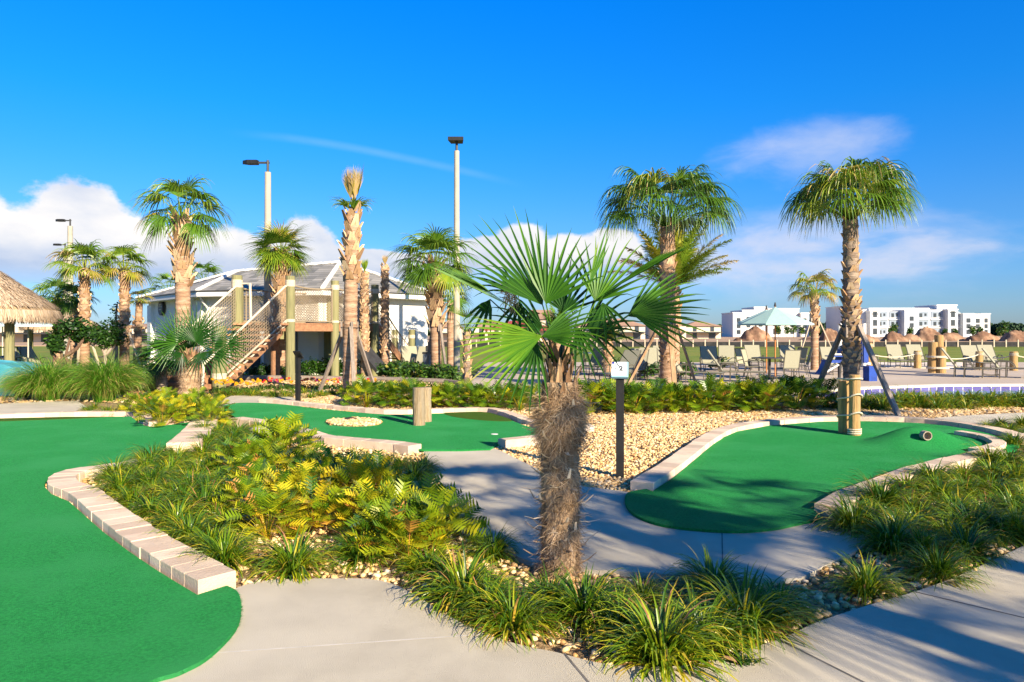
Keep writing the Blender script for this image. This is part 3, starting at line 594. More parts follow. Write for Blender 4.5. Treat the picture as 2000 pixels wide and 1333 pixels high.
bedgrass([(238,962),(262,985),(300,1002),(345,1030),(372,1052),(408,1070),(290,955),(335,975),(225,938)], 'yellow green grass clump in the row just inside the long left kerb', 'grass clumps inside the long left kerb', LIR, s0=.72, s1=.9)
bedgrass([(285,925),(330,930),(300,905),(345,900),(385,935),(420,955),(375,970),(430,905),(390,890),(345,918),(450,985),(425,1010),(470,935),(465,890),(405,925),(260,945),(310,950),(360,990),(400,1000),(440,960),(300,975),(365,945),(405,975),(435,1035),(480,975)], 'grass clump in the crowded left part of the middle bed', 'grass clumps crowding the left part of the middle bed', LIR, s0=.78, s1=.98)
bedgrass([(640,915),(690,912),(735,915),(782,915),(812,935),(760,935),(715,938),(668,935),(818,962),(828,918),(600,905),(850,1000),(865,1025),(838,985)], 'dark grass clump beside the mouth of the middle green and the shaded path', 'grass clumps by the mouth of the middle green', LIR, s0=.72, s1=.88)
bedgrass([(1672,1034),(1705,1028),(1725,992),(1782,1002),(1800,1032),(1848,1052),(1900,1042),(1950,1048),(1870,1010),(1930,1010),(1985,1010),(1772,962),(1832,975),(1892,968),(1945,972),(2000,975),(1990,1048),(1760,1050),
          (1825,942),(1880,935),(1940,935),(1990,940),(2050,960),(2050,1000),(2040,1030),(1930,905),(1975,915),(2020,920),(1740,1072),(1800,1085),(1885,1085)], 'arching grass clump in the crowded bed between the right green and the right pavement', 'grass clumps filling the right bed', LIR, s0=.8, s1=1.02)
bedgrass([(1935,842),(1975,846),(2010,850),(1958,832),(1995,834),(2040,840),(1985,872),(2020,880),(2050,870)], 'dark shaded grass clump at the far right beside the small far path', 'shaded grass clumps at the far right', LIR, s0=.62, s1=.74)
row = [(1700+i*13.5+rp.uniform(-4,4), 798-(i%2)*5-0.10*(i*13.5)/14) for i in range(27)] + [(1706+i*13.5+rp.uniform(-4,4), 790) for i in range(26)] + [(1636+i*12, 794+(i%2)*4) for i in range(7)]
bedgrass(row, 'grass clump in the long dense row in front of the pool tiles', 'grass clumps in the row before the pool', LIRF, s0=1.0, s1=1.25)
bedgrass([(436+i*11.5+rp.uniform(-3,3), 770+(i%2)*4-0.0*i) for i in range(24)], 'small grass clump in the border in front of the climbing deck', 'small grass clumps before the climbing deck', LIRF, s0=.62, s1=.8)
bedgrass([(400,845),(430,850),(455,862),(432,830),(468,850),(500,868),(445,875),(482,878),(410,868),(500,842)], 'grass clump on the ridge of the bed between the left and middle greens', 'grass clumps between the left and middle greens', LIR, s0=.75, s1=.9)
bedgrass([(165,800),(188,796),(212,801),(236,797),(258,803),(280,800),(300,806),(176,808),(225,809),(265,810),(200,806)], 'low grass clump in the far strip behind the left green', 'low grass clumps behind the left green', LIRF, s0=.5, s1=.62)
# ---------------------------------------------------------------- lobed-leaf shrubs
def lobed(mb, base, d, up, ln, wd, t, nl=6, droop=0.5):
    """one pinnately lobed leaf"""
    p = Vector(base); side = d.cross(up).normalized(); mid = []; dd = d.copy(); seg = 7
    for k in range(seg+1):
        mid.append(p.copy()); dd = (dd + Vector((0,0,-droop/seg))).normalized(); p = p + dd*(ln/seg)
    def mp(s):
        x = s*seg; i = min(int(x), seg-1); return mid[i].lerp(mid[i+1], x-i)
    for k in range(nl):
        s = 0.10+0.80*k/(nl-1); L = wd*(0.75+0.75*math.sin(math.pi*(0.18+0.72*(1-s)))) ; a = mp(max(0, s-0.085)); b = mp(min(1, s+0.085))
        for sg in (-1, 1):
            dirn = (side*sg + (mid[-1]-mid[0]).normalized()*0.55 + up*0.28).normalized(); tip = (a+b)/2 + dirn*L
            wv = (b-a)*0.58; m1 = a.lerp(b, 0.5) + dirn*L*0.55
            i = len(mb.v); tt = min(1, max(0, t+0.04*k/nl)); 
            mb.vert(a, tt); mb.vert(b, tt); mb.vert(m1+wv*0.58, tt); mb.vert(tip, min(1, tt+.04)); mb.vert(m1-wv*0.58, tt)
            mb.f.append((i, i+1, i+2, i+3, i+4) if sg > 0 else (i+4, i+3, i+2, i+1, i))
    i = len(mb.v); a = mp(0.84); tip = mid[-1] + (mid[-1]-mid[-2])*0.6
    mb.vert(a - side*wd*.22, t); mb.vert(a + side*wd*.22, t); mb.vert(tip, t); mb.f.append((i, i+1, i+2))
def xana_mesh(seed, n=34, h=0.34, ln=0.20, wd=0.085, yb=0.0):
    r = random.Random(seed); mb = MB()
    for i in range(n):
        az = i*2.399+r.uniform(-.3,.3); q = (i+.5)/n; el = math.radians(82-66*q); stem = h*r.uniform(.7,1.1)
        hub = rdir(az, el)*stem; mb.tint = 0.2
        t = min(0.86, max(0.05, r.gauss(0.40+yb+0.04*q, 0.17)));
        if r.random() < 0.02+max(0, yb)*.15: t = r.uniform(0.86, 1.0)
        mb.strip([(0,0,-.03), hub*0.5+Vector((0,0,.01)), hub], [.009,.008,.007], Vector((0.1,0.2,1)), min(1,t+0.25))
        d = rdir(az+r.uniform(-.4,.4), el*0.7-0.05+r.uniform(-.3,.4)); sd = Vector((-math.sin(az), math.cos(az), 0)); up = d.cross(sd)*-1
        if up.z < 0: up = -up
        up = (up + Vector((r.uniform(-.6,.6), r.uniform(-.6,.6), 0))).normalized()
        lobed(mb, hub, d, up, ln*r.uniform(.8,1.2), wd*r.uniform(.85,1.15), t, 5, r.uniform(.3,.9))
    return mb.mesh('lobed_shrub')
XAN = [xana_mesh(300+k, 60, 0.36, 0.17, 0.075, (0.05,.20,.12,-.06)[k]) for k in range(4)]
XANF = [xana_mesh(320+k, 52, 0.36, 0.17, 0.078, (-.02,.06,-.10)[k]) for k in range(3)]
for me in XAN+XANF: me.materials.append(M['xana'])
def shrubs(lst, label, group, meshes, s0, s1):
    for k, q in enumerate(lst): plant('lobed_shrub', meshes[(q[2] if len(q) > 2 else k) % len(meshes)], q[0]+rp.uniform(-4,4), q[1]+rp.uniform(-2,2), rp.uniform(s0, s1), label, 'shrub', group, -0.02, rp)
plant('lobed_shrub', XAN[3], 562, 892, 1.12, 'tall dark feathery shrub standing above the middle bed', 'shrub', None, rnd=rp); plant('lobed_shrub', XAN[0], 545, 900, 1.0, 'green lobed shrub at the foot of the tall dark shrub in the middle bed', 'shrub', None, rnd=rp)
shrubs([(505,975,2),(548,990,1),(600,985,1),(650,980,1),(700,985,1),(745,985,1),(790,1000,0),(835,1022,0),(560,1030,1),(615,1030,1),(668,1028,2),(725,1035,1),(775,1045,0),(820,1060,2),(862,1065,0),(640,945,3),(590,945,3),(530,945,0),(480,950,2),(690,955,1),(740,955,1),(520,1045,2),(800,1085,2),(745,1070,2),(480,1000,2),(510,915,2),(470,925,2)],
       'yellow green lobed shrub with orange leaves in the middle bed', 'yellow lobed shrubs in the middle bed', XAN, .66, .84)
shrubs([(310,812),(335,818),(290,816),(355,808),(325,800),(345,826),(318,832),(380,812),(400,820),(300,800),(270,806),(385,800),(415,835),(420,812)], 'low spreading lobed shrub around the foot of the short bushy palm', 'lobed shrubs around the short bushy palm', XAN, .72, .86)
shrubs([(700+i*21+rp.uniform(-5,5), 789+(i%2)*5+i*0.45) for i in range(17)], 'yellow green lobed shrub in the hedge behind the middle green', 'lobed shrubs behind the middle green', XANF, 1.0, 1.2)
shrubs([(1140+i*19+rp.uniform(-5,5), 802+(i%2)*5-i*0.3) for i in range(20)], 'bright lobed shrub in the hedge between the gravel and the pool deck', 'lobed shrubs before the pool deck', XANF, 1.12, 1.36)
shrubs([(1555,798,2),(1585,795,2),(1540,790,2),(1612,797,2)], 'dark shaded lobed shrub at the right end of the hedge', 'shaded lobed shrubs at the hedge end', XANF, 1.15, 1.35)
# ---------------------------------------------------------------- tall fountain grass
def fount_mesh(seed, n=2600, ln=1.35):
    r = random.Random(seed); mb = MB()
    for i in range(n):
        az = r.uniform(0, 6.28); q = r.random()**0.8; el = math.radians(89-38*q); t = min(.9, max(.1, r.gauss(.5+.1*q, .18)))
        if r.random() < .06: t = .97
        blade(mb, (r.gauss(0,.06), r.gauss(0,.06), 0), az, ln*r.uniform(.6,1.05), .011, el, math.radians(r.uniform(50,125)), t, 5, .15, r)
    for i in range(260):   # straw at the foot
        az = r.uniform(0, 6.28); blade(mb, (r.gauss(0,.07), r.gauss(0,.07), 0), az, ln*.5*r.uniform(.5,1), .008, math.radians(r.uniform(55,85)), math.radians(60), .98, 3, 0, r)
    return mb.mesh('fountain_grass')
FG2 = [fount_mesh(1), fount_mesh(2)]
for me in FG2: me.materials.append(M['fount'])
for k, (px, py, s, lb) in enumerate([(95,782,1.12,'tall soft green grass mound nearest the teal slide at the left edge'),(45,776,.72,'low soft grass tuft against the teal slide at the left edge'),(140,770,.95,'soft grass mound between the two biggest grass mounds'),
    (205,783,1.12,'big rounded soft grass mound at the right of the left grass group'),(235,770,.8,'soft grass mound behind the big rounded one toward the deck stairs')]):
    plant('fountain_grass', FG2[k % 2], px, py, s, lb, 'ornamental grass', 'tall soft grass mounds at the left', rnd=rp)
# ---------------------------------------------------------------- leafy bushes and small trees
def leafy(mb, c, rad, n, ls, r, t0=.5):
    c = Vector(c)
    for i in range(n):
        d = Vector((r.gauss(0,1), r.gauss(0,1), r.gauss(0,1))).normalized(); q = r.random()**0.4
        p = c + Vector((d.x*rad[0]*q, d.y*rad[1]*q, d.z*rad[2]*q)); a = r.uniform(0, 6.28); el = r.uniform(-.6, .9); dr = rdir(a, el)
        nrm = (d+Vector((r.uniform(-.6,.6), r.uniform(-.6,.6), .5))).normalized(); sd = dr.cross(nrm)
        if sd.length < 1e-3: continue
        sd.normalize(); l = ls*r.uniform(.7,1.3); w = l*.3; t = min(1, max(0, r.gauss(t0, .17))); i0 = len(mb.v)
        mb.vert(p, t); mb.vert(p+dr*l*.5+sd*w, t); mb.vert(p+dr*l, t); mb.vert(p+dr*l*.5-sd*w, t); mb.f.append((i0,i0+1,i0+2,i0+3))
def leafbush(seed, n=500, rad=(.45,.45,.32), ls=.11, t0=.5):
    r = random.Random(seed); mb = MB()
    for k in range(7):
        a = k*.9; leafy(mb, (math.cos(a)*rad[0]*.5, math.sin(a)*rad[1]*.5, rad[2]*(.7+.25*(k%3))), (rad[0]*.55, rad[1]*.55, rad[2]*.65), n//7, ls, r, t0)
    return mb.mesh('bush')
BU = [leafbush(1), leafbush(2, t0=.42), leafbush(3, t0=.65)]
for me in BU: me.materials.append(M['bush'])
def bushes(lst, label, group, s0, s1, z=-.03, kinds=(0,1,2), name='bush'):
    for k, (px, py) in enumerate(lst): plant(name, BU[kinds[k % len(kinds)]], px, py, rp.uniform(s0, s1), label, 'bush', group, z, rp)
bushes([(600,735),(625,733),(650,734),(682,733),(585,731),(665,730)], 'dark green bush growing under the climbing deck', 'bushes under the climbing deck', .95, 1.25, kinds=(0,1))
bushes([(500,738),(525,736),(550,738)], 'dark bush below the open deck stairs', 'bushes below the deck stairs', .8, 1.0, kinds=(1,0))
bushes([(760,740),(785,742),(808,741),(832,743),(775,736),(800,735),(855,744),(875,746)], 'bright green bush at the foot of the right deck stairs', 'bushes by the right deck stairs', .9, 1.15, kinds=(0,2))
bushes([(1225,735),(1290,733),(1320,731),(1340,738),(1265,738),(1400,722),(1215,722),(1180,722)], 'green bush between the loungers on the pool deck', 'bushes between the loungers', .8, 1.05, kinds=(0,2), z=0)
def bedrow(pts, name, label, n, ls, hgt, matk, t0, seed, w=.35):
    """low continuous ground cover"""
    r = random.Random(seed); mb = MB()
    for i in range(n):
        s = r.random()*(len(pts)-1); k = int(s); p = Vector(pts[k]).lerp(Vector(pts[k+1]), s-k); 
        c = Vector((p.x+r.gauss(0,w*.4), p.y+r.gauss(0,w), r.random()*hgt)); a = r.uniform(0,6.28); dr = rdir(a, r.uniform(-.2,1.1)); sd = dr.cross(Vector((r.uniform(-.5,.5),r.uniform(-.5,.5),1)))
        if sd.length < 1e-3: continue
        sd.normalize(); l = ls*r.uniform(.6,1.3); t = min(1,max(0,r.gauss(t0,.17))); i0 = len(mb.v)
        mb.vert(c,t); mb.vert(c+dr*l*.5+sd*l*.3,t); mb.vert(c+dr*l,t); mb.vert(c+dr*l*.5-sd*l*.3,t); mb.f.append((i0,i0+1,i0+2,i0+3))
    return put(name, mb, M[matk], label=label, cat='ground cover', kind='stuff')
bedrow([(xat(-10,21),21,0),(xat(100,22),22,0),(xat(200,22.5),22.5,0),(xat(330,22),22,0)], 'ground_cover', 'yellow green leafy ground cover behind the tall grass mounds', 7000, .09, .32, 'xana', .5, 3, .9)
bedrow([(xat(330,24),24,0),(xat(270,25),25,0),(xat(180,26),26,0)], 'ground_cover', 'dark clipped ground cover beyond the tall grass mounds', 4000, .08, .45, 'bush', .45, 4, .5)
# flowers along the deck
def flowers(name, label, px0, px1, Y, n, h, t0, t1, seed):
    r = random.Random(seed); mb = MB(); lf = MB()
    for i in range(n):
        x = xat(r.uniform(px0, px1), Y); y = Y+r.gauss(0,.25); z = h*r.uniform(.7,1.1); mb.tint = r.uniform(t0, t1)
        for k in range(5):
            a = k*1.2566+r.random(); i0 = len(mb.v); rr = .028
            mb.vert((x,y,z)); mb.vert((x+rr*math.cos(a-.5),y+rr*math.sin(a-.5),z+.012)); mb.vert((x+rr*1.4*math.cos(a),y+rr*1.4*math.sin(a),z+.02)); mb.vert((x+rr*math.cos(a+.5),y+rr*math.sin(a+.5),z+.012)); mb.f.append((i0,i0+1,i0+2,i0+3))
            mb.quad((x-.03,y-.01,z-.01),(x+.03,y-.01,z-.01),(x+.03,y-.02,z+.04),(x-.03,y-.02,z+.04)) if k == 0 else None
    for i in range(n*5):
        x = xat(r.uniform(px0,px1), Y); y = Y+r.gauss(0,.3); lf.tint = r.uniform(.3,.8); blade(lf, (x,y,-.02), r.uniform(0,6.28), h*r.uniform(.6,1), .03, 1.2, .8, lf.tint, 2, 0, r)
    o = put(name, mb, M['flower'], label=label, cat='flowers', kind='stuff'); put('foliage', lf, M['bush'], o)
flowers('flowers', 'yellow and orange marigolds at the foot of the deck stairs', 416, 505, 19.3, 42, .30, .30, .58, 5)
flowers('flowers', 'strip of red, purple and orange flowers in front of the climbing deck', 505, 735, 20.3, 120, .26, 0, 1, 6)
# ---------------------------------------------------------------- palms
def fan(mb, hub, axis, normal, R, n, spread, droop, w, t0, split=0.45, segs=5, r=random, fold=.35, lenf=.22, tv=.06, s0=.35, cup=0.0, ttip=.12):
    axis = axis.normalized(); side = axis.cross(normal).normalized(); nr = side.cross(axis).normalized(); da = spread/max(1, n-1)
    for i in range(n):
        u = (i/(n-1)-.5)*2 if n > 1 else 0; ang = u*spread/2
        d = axis*math.cos(ang)+side*math.sin(ang) + nr*(cup*abs(u)); d.normalize()
        L = R*(1-lenf*abs(u)**2)*r.uniform(.93,1.05); p = Vector(hub); pts = [p.copy()]; wd = [0.004]; dd = d.copy(); tt = [t0+.12]; nrm = nr - d*nr.dot(d)
        t = t0+r.uniform(-tv, tv); dj = r.uniform(.6, 1.5)+(1.2 if r.random() < .10 else 0); tj = ttip+(.22 if r.random() < .08 else 0)
        for k in range(1, segs+1):
            s = k/segs; dr = droop*max(0, s-s0)**1.3*dj; dd = (d+Vector((0,0,-dr*2.2))).normalized(); p = p+dd*(L/segs); pts.append(p.copy())
            full = 2*min(s, split)*L*math.tan(da/2)*1.04; full = min(full, w*1.3) if s > split else full
            wd.append(full if s <= split else w*max(.05, (1-(s-split)/(1-split))**.75)); tt.append(min(1, max(0, t+(tj*s*s))))
        mb.strip(pts, wd, nrm, tt, fold if w > 0 else 0)
def petiole(mb, a, b, sag, w, t, r=random):
    a = Vector(a); b = Vector(b); m = (a+b)/2+Vector((0,0,sag)); pts = [a, a.lerp(m,.5)+Vector((0,0,sag*.25)), m, m.lerp(b,.5)+Vector((0,0,sag*.25)), b]
    mb.tube(pts, [w, w*.85, w*.75, w*.65, w*.5], 4, False, t)
def crown(seed, n, R, fanR, droop, t0, nl=26, elmin=-25, elmax=82, w=.035, tv=.1, spread=3.6, azs=None, drop2=0.45, yellow=0.0):
    r = random.Random(seed); mb = MB()
    for i in range(n):
        q = (i+.5)/n; az = i*2.399963+r.uniform(-.25,.25) if azs is None else azs[i % len(azs)]; el = math.radians(elmax+(elmin-elmax)*q**.85)
        d = rdir(az, el); hub = d*R*r.uniform(.85,1.1)+Vector((0,0,.12*R)); petiole(mb, (0,0,-.05), hub, R*.10*math.cos(el), .018, t0+.2)
        ax = rdir(az+r.uniform(-.25,.25), el-drop2*(0.6+q)); sd = Vector((-math.sin(az), math.cos(az), 0)); nm = ax.cross(sd); nm = -nm if nm.z < 0 else nm
        nm = (nm+Vector((r.uniform(-.3,.3), r.uniform(-.3,.3), 0))).normalized(); t = t0+r.uniform(-tv, tv)-.02+.1*q*yellow
        if yellow and r.random() < yellow*.25: t += .3
        fan(mb, hub, ax, nm, fanR*r.uniform(.85,1.1), nl, spread, droop*r.uniform(.8,1.25), w, min(.9,t), .42, 6, r, .3, .25, .08, .25, .12, .14)
    return mb
def trunkpts(x0, H, lean=(0,0), n=14, r0=.17, r1=.15, seed=1, bulge=1.15):
    r = random.Random(seed); pts = []; rr = []
    for k in range(n+1):
        s = k/n; pts.append((lean[0]*s*s, lean[1]*s*s, H*s-.1*(1-s))); rr.append((r0*(bulge if k == 0 else 1)+(r1-r0)*s)*(1+r.uniform(-.03,.03)))
    return pts, rr
def boots(mb, H0, H1, rad, lean, H, seed, n=None, ln=.26, out=.55, w=.10, fork=True):
    r = random.Random(seed); n = n or int((H1-H0)/.045)
    for i in range(n):
        s = i/n; z = H0+(H1-H0)*s; az = i*2.399963; f = (z/H)**2; c = Vector((lean[0]*f, lean[1]*f, z)); rd = rad if not hasattr(rad, '__len__') else rad[0]+(rad[1]-rad[0])*s
        d = Vector((math.cos(az), math.sin(az), 0)); sd = Vector((-math.sin(az), math.cos(az), 0)); L = ln*r.uniform(.7,1.2); o = out*r.uniform(.6,1.4); t = r.uniform(.35,1)
        for sg in ((-1, 1) if fork else (0,)):
            a = c+d*rd*.92+sd*w*.5*sg; tip = c+d*(rd+L*o)+Vector((0,0,L))+sd*(w*.15*sg)
            i0 = len(mb.v); mb.vert(a-sd*w*.42, t*.8); mb.vert(a+sd*w*.42, t*.8); mb.vert(tip+sd*w*.22, t); mb.vert(tip-sd*w*.22, t)
            mb.vert(a-d*.03+Vector((0,0,.05)), t*.5); mb.vert(tip-d*.035, t*.6)
            mb.f += [(i0,i0+1,i0+2,i0+3),(i0+1,i0+4,i0+5,i0+2),(i0+4,i0,i0+3,i0+5),(i0+3,i0+2,i0+5)]
def palm(label, px, Y, H, r0=.17, r1=.15, crownmb=None, bt=None, lean=(0,0), matk='trunk', seed=1, group=None, z0=-.03, bootkw=None, name='palm_tree', fib=None):
    root = thing(name, label, 'palm tree', (xat(px, Y), Y, z0), group); t = MB(); pts, rr = trunkpts(0, H, lean, 26, r0, r1, seed)
    r = random.Random(seed); n = 12; i0 = 0
    # ringed bare trunk
    P = []; RR = []
    K = int(H/.055)
    for k in range(K+1):
        s = k/K; P.append((lean[0]*s*s, lean[1]*s*s, -.1+(H+.1)*s)); rd = r0+(r1-r0)*s
        if s < .06: rd *= 1+.35*(1-s/.06)**2
        RR.append(rd*(1+(.035 if k % 2 else -.02)+r.uniform(-.012,.012)))
    t.tint = .5; t.tube(P, RR, n, True, None, .03)
    for i in range(len(t.t)): t.t[i] = .3+.4*((i//n) % 2)+r.uniform(-.2,.2)
    put('trunk', t, M[matk], root, smooth=True)
    if bt:
        b = MB(); boots(b, bt[0], bt[1], bt[2], lean, H, seed+9, **(bootkw or {})); put('leaf_bases', b, M['boot'], root)
    if crownmb:
        put('crown', crownmb, M['fan'], root, (lean[0], lean[1], H), False)
    return root
def stakes(label, px, Y, feet, ztop, rad=.2, matk='greywood', w=.09, post=None):
    """timber props leaning against a trunk"""
    cx = xat(px, Y); root = thing('tree_brace', label, 'tree brace', (cx, Y, 0), 'timber braces propping up palms')
    for (fx, fy) in feet:
        b = MB(); f = Vector((fx-cx, fy-Y, 0)); d = f.normalized(); b.beam(Vector((f.x, f.y, -.06)), d*rad+Vector((0,0,ztop)), w, w*.55, t=random.uniform(.2,.8)); put('stake', b, M[matk], root)
    for a in range(4):
        b = MB(); an = a*math.pi/2+.5; d = Vector((math.cos(an), math.sin(an), 0)); b.beam(d*(rad+.0)+Vector((0,0,ztop-.25)), d*(rad+.0)+Vector((0,0,ztop+.12)), .09, .04, t=.5); put('batten', b, M[matk], root)
    b = MB(); pts = [((rad+.03)*math.cos(k*math.pi/8), (rad+.03)*math.sin(k*math.pi/8), ztop-.02) for k in range(17)]; b.tube(pts, .008, 4, False); put('strap', b, M['dark'], root)
    return root
# the palms, from their place on the ground
# tall palm left of the deck
R0 = 19.5; x = 357
cr = crown(11, 19, .70, .98, 1.2, .56, 24, -28, 80, .035, .12, 3.2, None, .35, .15)
palm('tall cabbage palm with ragged crown behind the short bushy palm', 358, 19.5, 4.75, .20, .19, cr, (2.9, 4.8, (.22,.17)), (-.05,0), seed=21, bootkw=dict(ln=.30, out=.5, w=.13))
# yellow topped palm
cr = MB(); r = random.Random(3)
for i in range(9):
    az = i*2.4; d = rdir(az, math.radians(87-14*(i/9))); hub = d*.35+Vector((0,0,.0)); petiole(cr, (0,0,-.2), hub, 0, .02, .85); fan(cr, hub, (d+Vector((0,0,.5))).normalized(), rdir(az, -.1), .98*r.uniform(.8,1.05), 18, .8, .12, .03, (.93 if i%3 else .80)+r.uniform(-.04,.04), .3, 5, r, .3, .3, .05, .5, 0, .05)
for i in range(5):
    az = i*1.3; d = rdir(az, math.radians(45)); fan(cr, d*.15, d, rdir(az, 1.4), .62, 12, 1.6, .8, .03, .60, .4, 5, r)
palm('slim palm with an upright tuft of yellow dying fronds in front of the climbing deck', 683, 17.6, 4.58, .175, .165, cr, (2.85, 4.65, (.20,.15)), (.08,0), seed=22, bootkw=dict(ln=.26, out=.45, w=.12))
stakes('weathered timber props around the yellow topped palm', 683, 17.6, [(xat(618,18.3),18.4),(xat(693,16.9),16.9),(xat(735,18.6),18.7)], 1.75, .2)
cr = crown(12, 30, .50, .92, .35, .62, 24, -35, 85, .04, .12, 3.4, None, .35, .2)
palm('cabbage palm with compact round crown behind the deck net in front of a light pole', 547, 25.5, 4.45, .19, .17, cr, (1.9, 4.5, (.24,.17)), (.05,0), seed=23, bootkw=dict(ln=.34, out=.55, w=.15))
cr = crown(13, 34, .85, 1.05, .75, .54, 26, -28, 80, .045, .12, 3.4, None, .35, .2)
palm('cabbage palm with dark spreading crown at the right end of the white pavilion', 852, 25.0, 3.85, .19, .185, cr, (1.75, 4.0, (.26,.2)), (-.08,0), seed=24, bootkw=dict(ln=.34, out=.6, w=.16))
stakes('timber props around the dark crowned palm at the pavilion end', 852, 25.0, [(xat(832,25.8),25.6),(xat(874,24.3),24.4)], 1.9, .24)
for k, (px, Y, H, lb) in enumerate([(712,26.5,4.0,'thin stub palm with a small green tuft in front of the pavilion wall'),(752,27.5,4.35,'thin leafless stub palm right of the small tufted stub palm')]):
    cr = MB(); r = random.Random(40+k)
    for i in range(7 if k == 0 else 4):
        az = i*2.4; d = rdir(az, 1.35); fan(cr, d*.05, d, rdir(az,-.2), .5 if k == 0 else .42, 8, .5, .2, .04, .62 if k == 0 else .95, .3, 4, r)
    palm(lb, px, Y, H-.15, .15, .13, cr, (.7, H-.1, (.17,.14)), (0,0), seed=25+k, bootkw=dict(ln=.13, out=.30, w=.08, n=110))
cr = crown(15, 14, .5, .7, .6, .5, 18, -30, 80, .04)
palm('slender palm standing between the pavilion end and the right light pole', 880, 29.5, 2.95, .15, .14, cr, None, seed=28)
# young palm by the middle green
cr = MB(); r = random.Random(8)
for i in range(7):
    az = i*2.4; d = rdir(az, math.radians(80-8*i)); petiole(cr, (0,0,-.1), d*.35, .02, .01, .7); fan(cr, d*.35, rdir(az, math.radians(50-10*i)), rdir(az,1.5), .6, 12, 1.6, .3, .022, .66, .3, 5, r)
palm('young thin trunked palm at the far corner of the middle green', 912, 16.6, 1.65, .085, .075, cr, (.5,1.65,(.095,.085)), seed=29, matk='trunkgrey', bootkw=dict(ln=.12, out=.3, w=.06))
# right-hand palms
cr = crown(17, 40, 1.22, 1.10, 1.9, .40, 30, 6, 64, .026, .14, 3.5, None, .2, .5)
rt = palm('tall palm with wide shaggy drooping crown behind the number sign', 1304, 18.4, 4.35, .20, .18, cr, (3.3, 4.45, (.19,.13)), (0,0), seed=31, bootkw=dict(ln=.18, out=.3, w=.10))
b = MB(); boots(b, .8, 3.3, .195, (0,0), 4.35, 77, n=150, ln=.09, out=.5, w=.13, fork=False); put('leaf_scars', b, M['boot'], rt)
stakes('brown timber props around the tall palm behind the number sign', 1304, 18.4, [(xat(1215,18.0),18.2),(xat(1362,18.6),18.3),(xat(1318,17.6),17.5)], 1.8, .22, 'wood', .11)
cr = crown(18, 42, .82, .92, 1.9, .56, 30, 12, 74, .025, .14, 3.5, None, .2, .5)
rt = palm('tall palm with hanging green crown and rough dark trunk beside the right green', 1663, 14.7, 3.95, .165, .145, cr, (2.2, 4.0, (.17,.10)), (-.02,0), seed=32, matk='trunkgrey', bootkw=dict(ln=.13, out=.45, w=.09))
b = MB(); boots(b, .9, 2.3, .165, (0,0), 4, 78, n=90, ln=.10, out=.6, w=.13, fork=False); put('leaf_scars', b, M['boot'], rt)
stakes('grey metal coloured props around the tall palm beside the right green', 1663, 14.7, [(xat(1583,15.6),15.7),(xat(1752,13.8),13.7)], 1.75, .17, 'greywood', .11)
cr = crown(19, 22, .72, .75, 1.4, .70, 20, -15, 75, .04, .14, 3.3, None, .3, 1.0)
palm('smaller yellowish palm in the distance left of the tall right palm', 1591, 30.5, 3.25, .16, .15, cr, (1.6, 3.35, (.17,.14)), seed=33, bootkw=dict(ln=.2, out=.4, w=.12))
stakes('pale props and rope around the distant yellowish palm', 1591, 30.5, [(xat(1555,30),30.2),(xat(1640,30.5),30.3)], 2.1, .2, 'stake', .07)
# feather palm
def feather(seed, n, L, nl, t0, lean):
    r = random.Random(seed); mb = MB()
    for i in range(n):
        az = i*2.4+r.uniform(-.2,.2); q = (i+.5)/n; el = math.radians(84-68*q**.9); p = Vector((0,0,0)); pts = []; d = rdir(az, el)
        LL = L*r.uniform(.85,1.1)
        for k in range(15): pts.append(p.copy()); dd = (d+Vector((0,0,-.55*(k/14)**2))).normalized(); p = p+dd*(LL/14)
        mb.tube(pts, [.02*(1-k/16)+.003 for k in range(15)], 4, False, .75)
        sd = Vector((-math.sin(az), math.cos(az), 0)); tt = t0+r.uniform(-.12,.15)
        for k in range(nl):
            s = .12+.86*k/nl; x = s*14; j = min(int(x), 13); p = pts[j].lerp(pts[j+1], x-j); tn = (pts[j+1]-pts[j]).normalized(); up = sd.cross(tn)
            for sg in (-1,1):
                l = (.40 if L > 2 else .3)*math.sin(math.pi*(.15+.8*s))*r.uniform(.8,1.1); dr = (sd*sg*.9+tn*.75+up*r.uniform(-.5,.5)).normalized()
                mb.strip([p, p+dr*l*.5, p+dr*l+Vector((0,0,-.04))], [.03,.028,.004], up, min(1,tt+.2*s))
    return mb
cr = feather(5, 34, 2.45, 110, .66, 0)
palm('feather leaved date palm half hidden behind the tall shaggy palm', 1316, 23.5, 3.15, .19, .2, cr, (1.6,3.0,(.22,.22)), seed=34, bootkw=dict(ln=.14, out=.5, w=.13))
cr = feather(6, 14, 1.0, 40, .6, 0)
palm('small palm on the pool deck behind the shaggy palm leaves', 1187, 27, 1.3, .17, .17, cr, (.3,1.4,(.19,.19)), seed=35, bootkw=dict(ln=.12, out=.4, w=.12))
palm('stout leaning palm trunk on the pool deck behind the shaggy palm', 1090, 26, 1.6, .2, .2, feather(8,14,1.1,36,.5,0), (.2,1.6,(.22,.22)), seed=36, bootkw=dict(ln=.14, out=.5, w=.14))
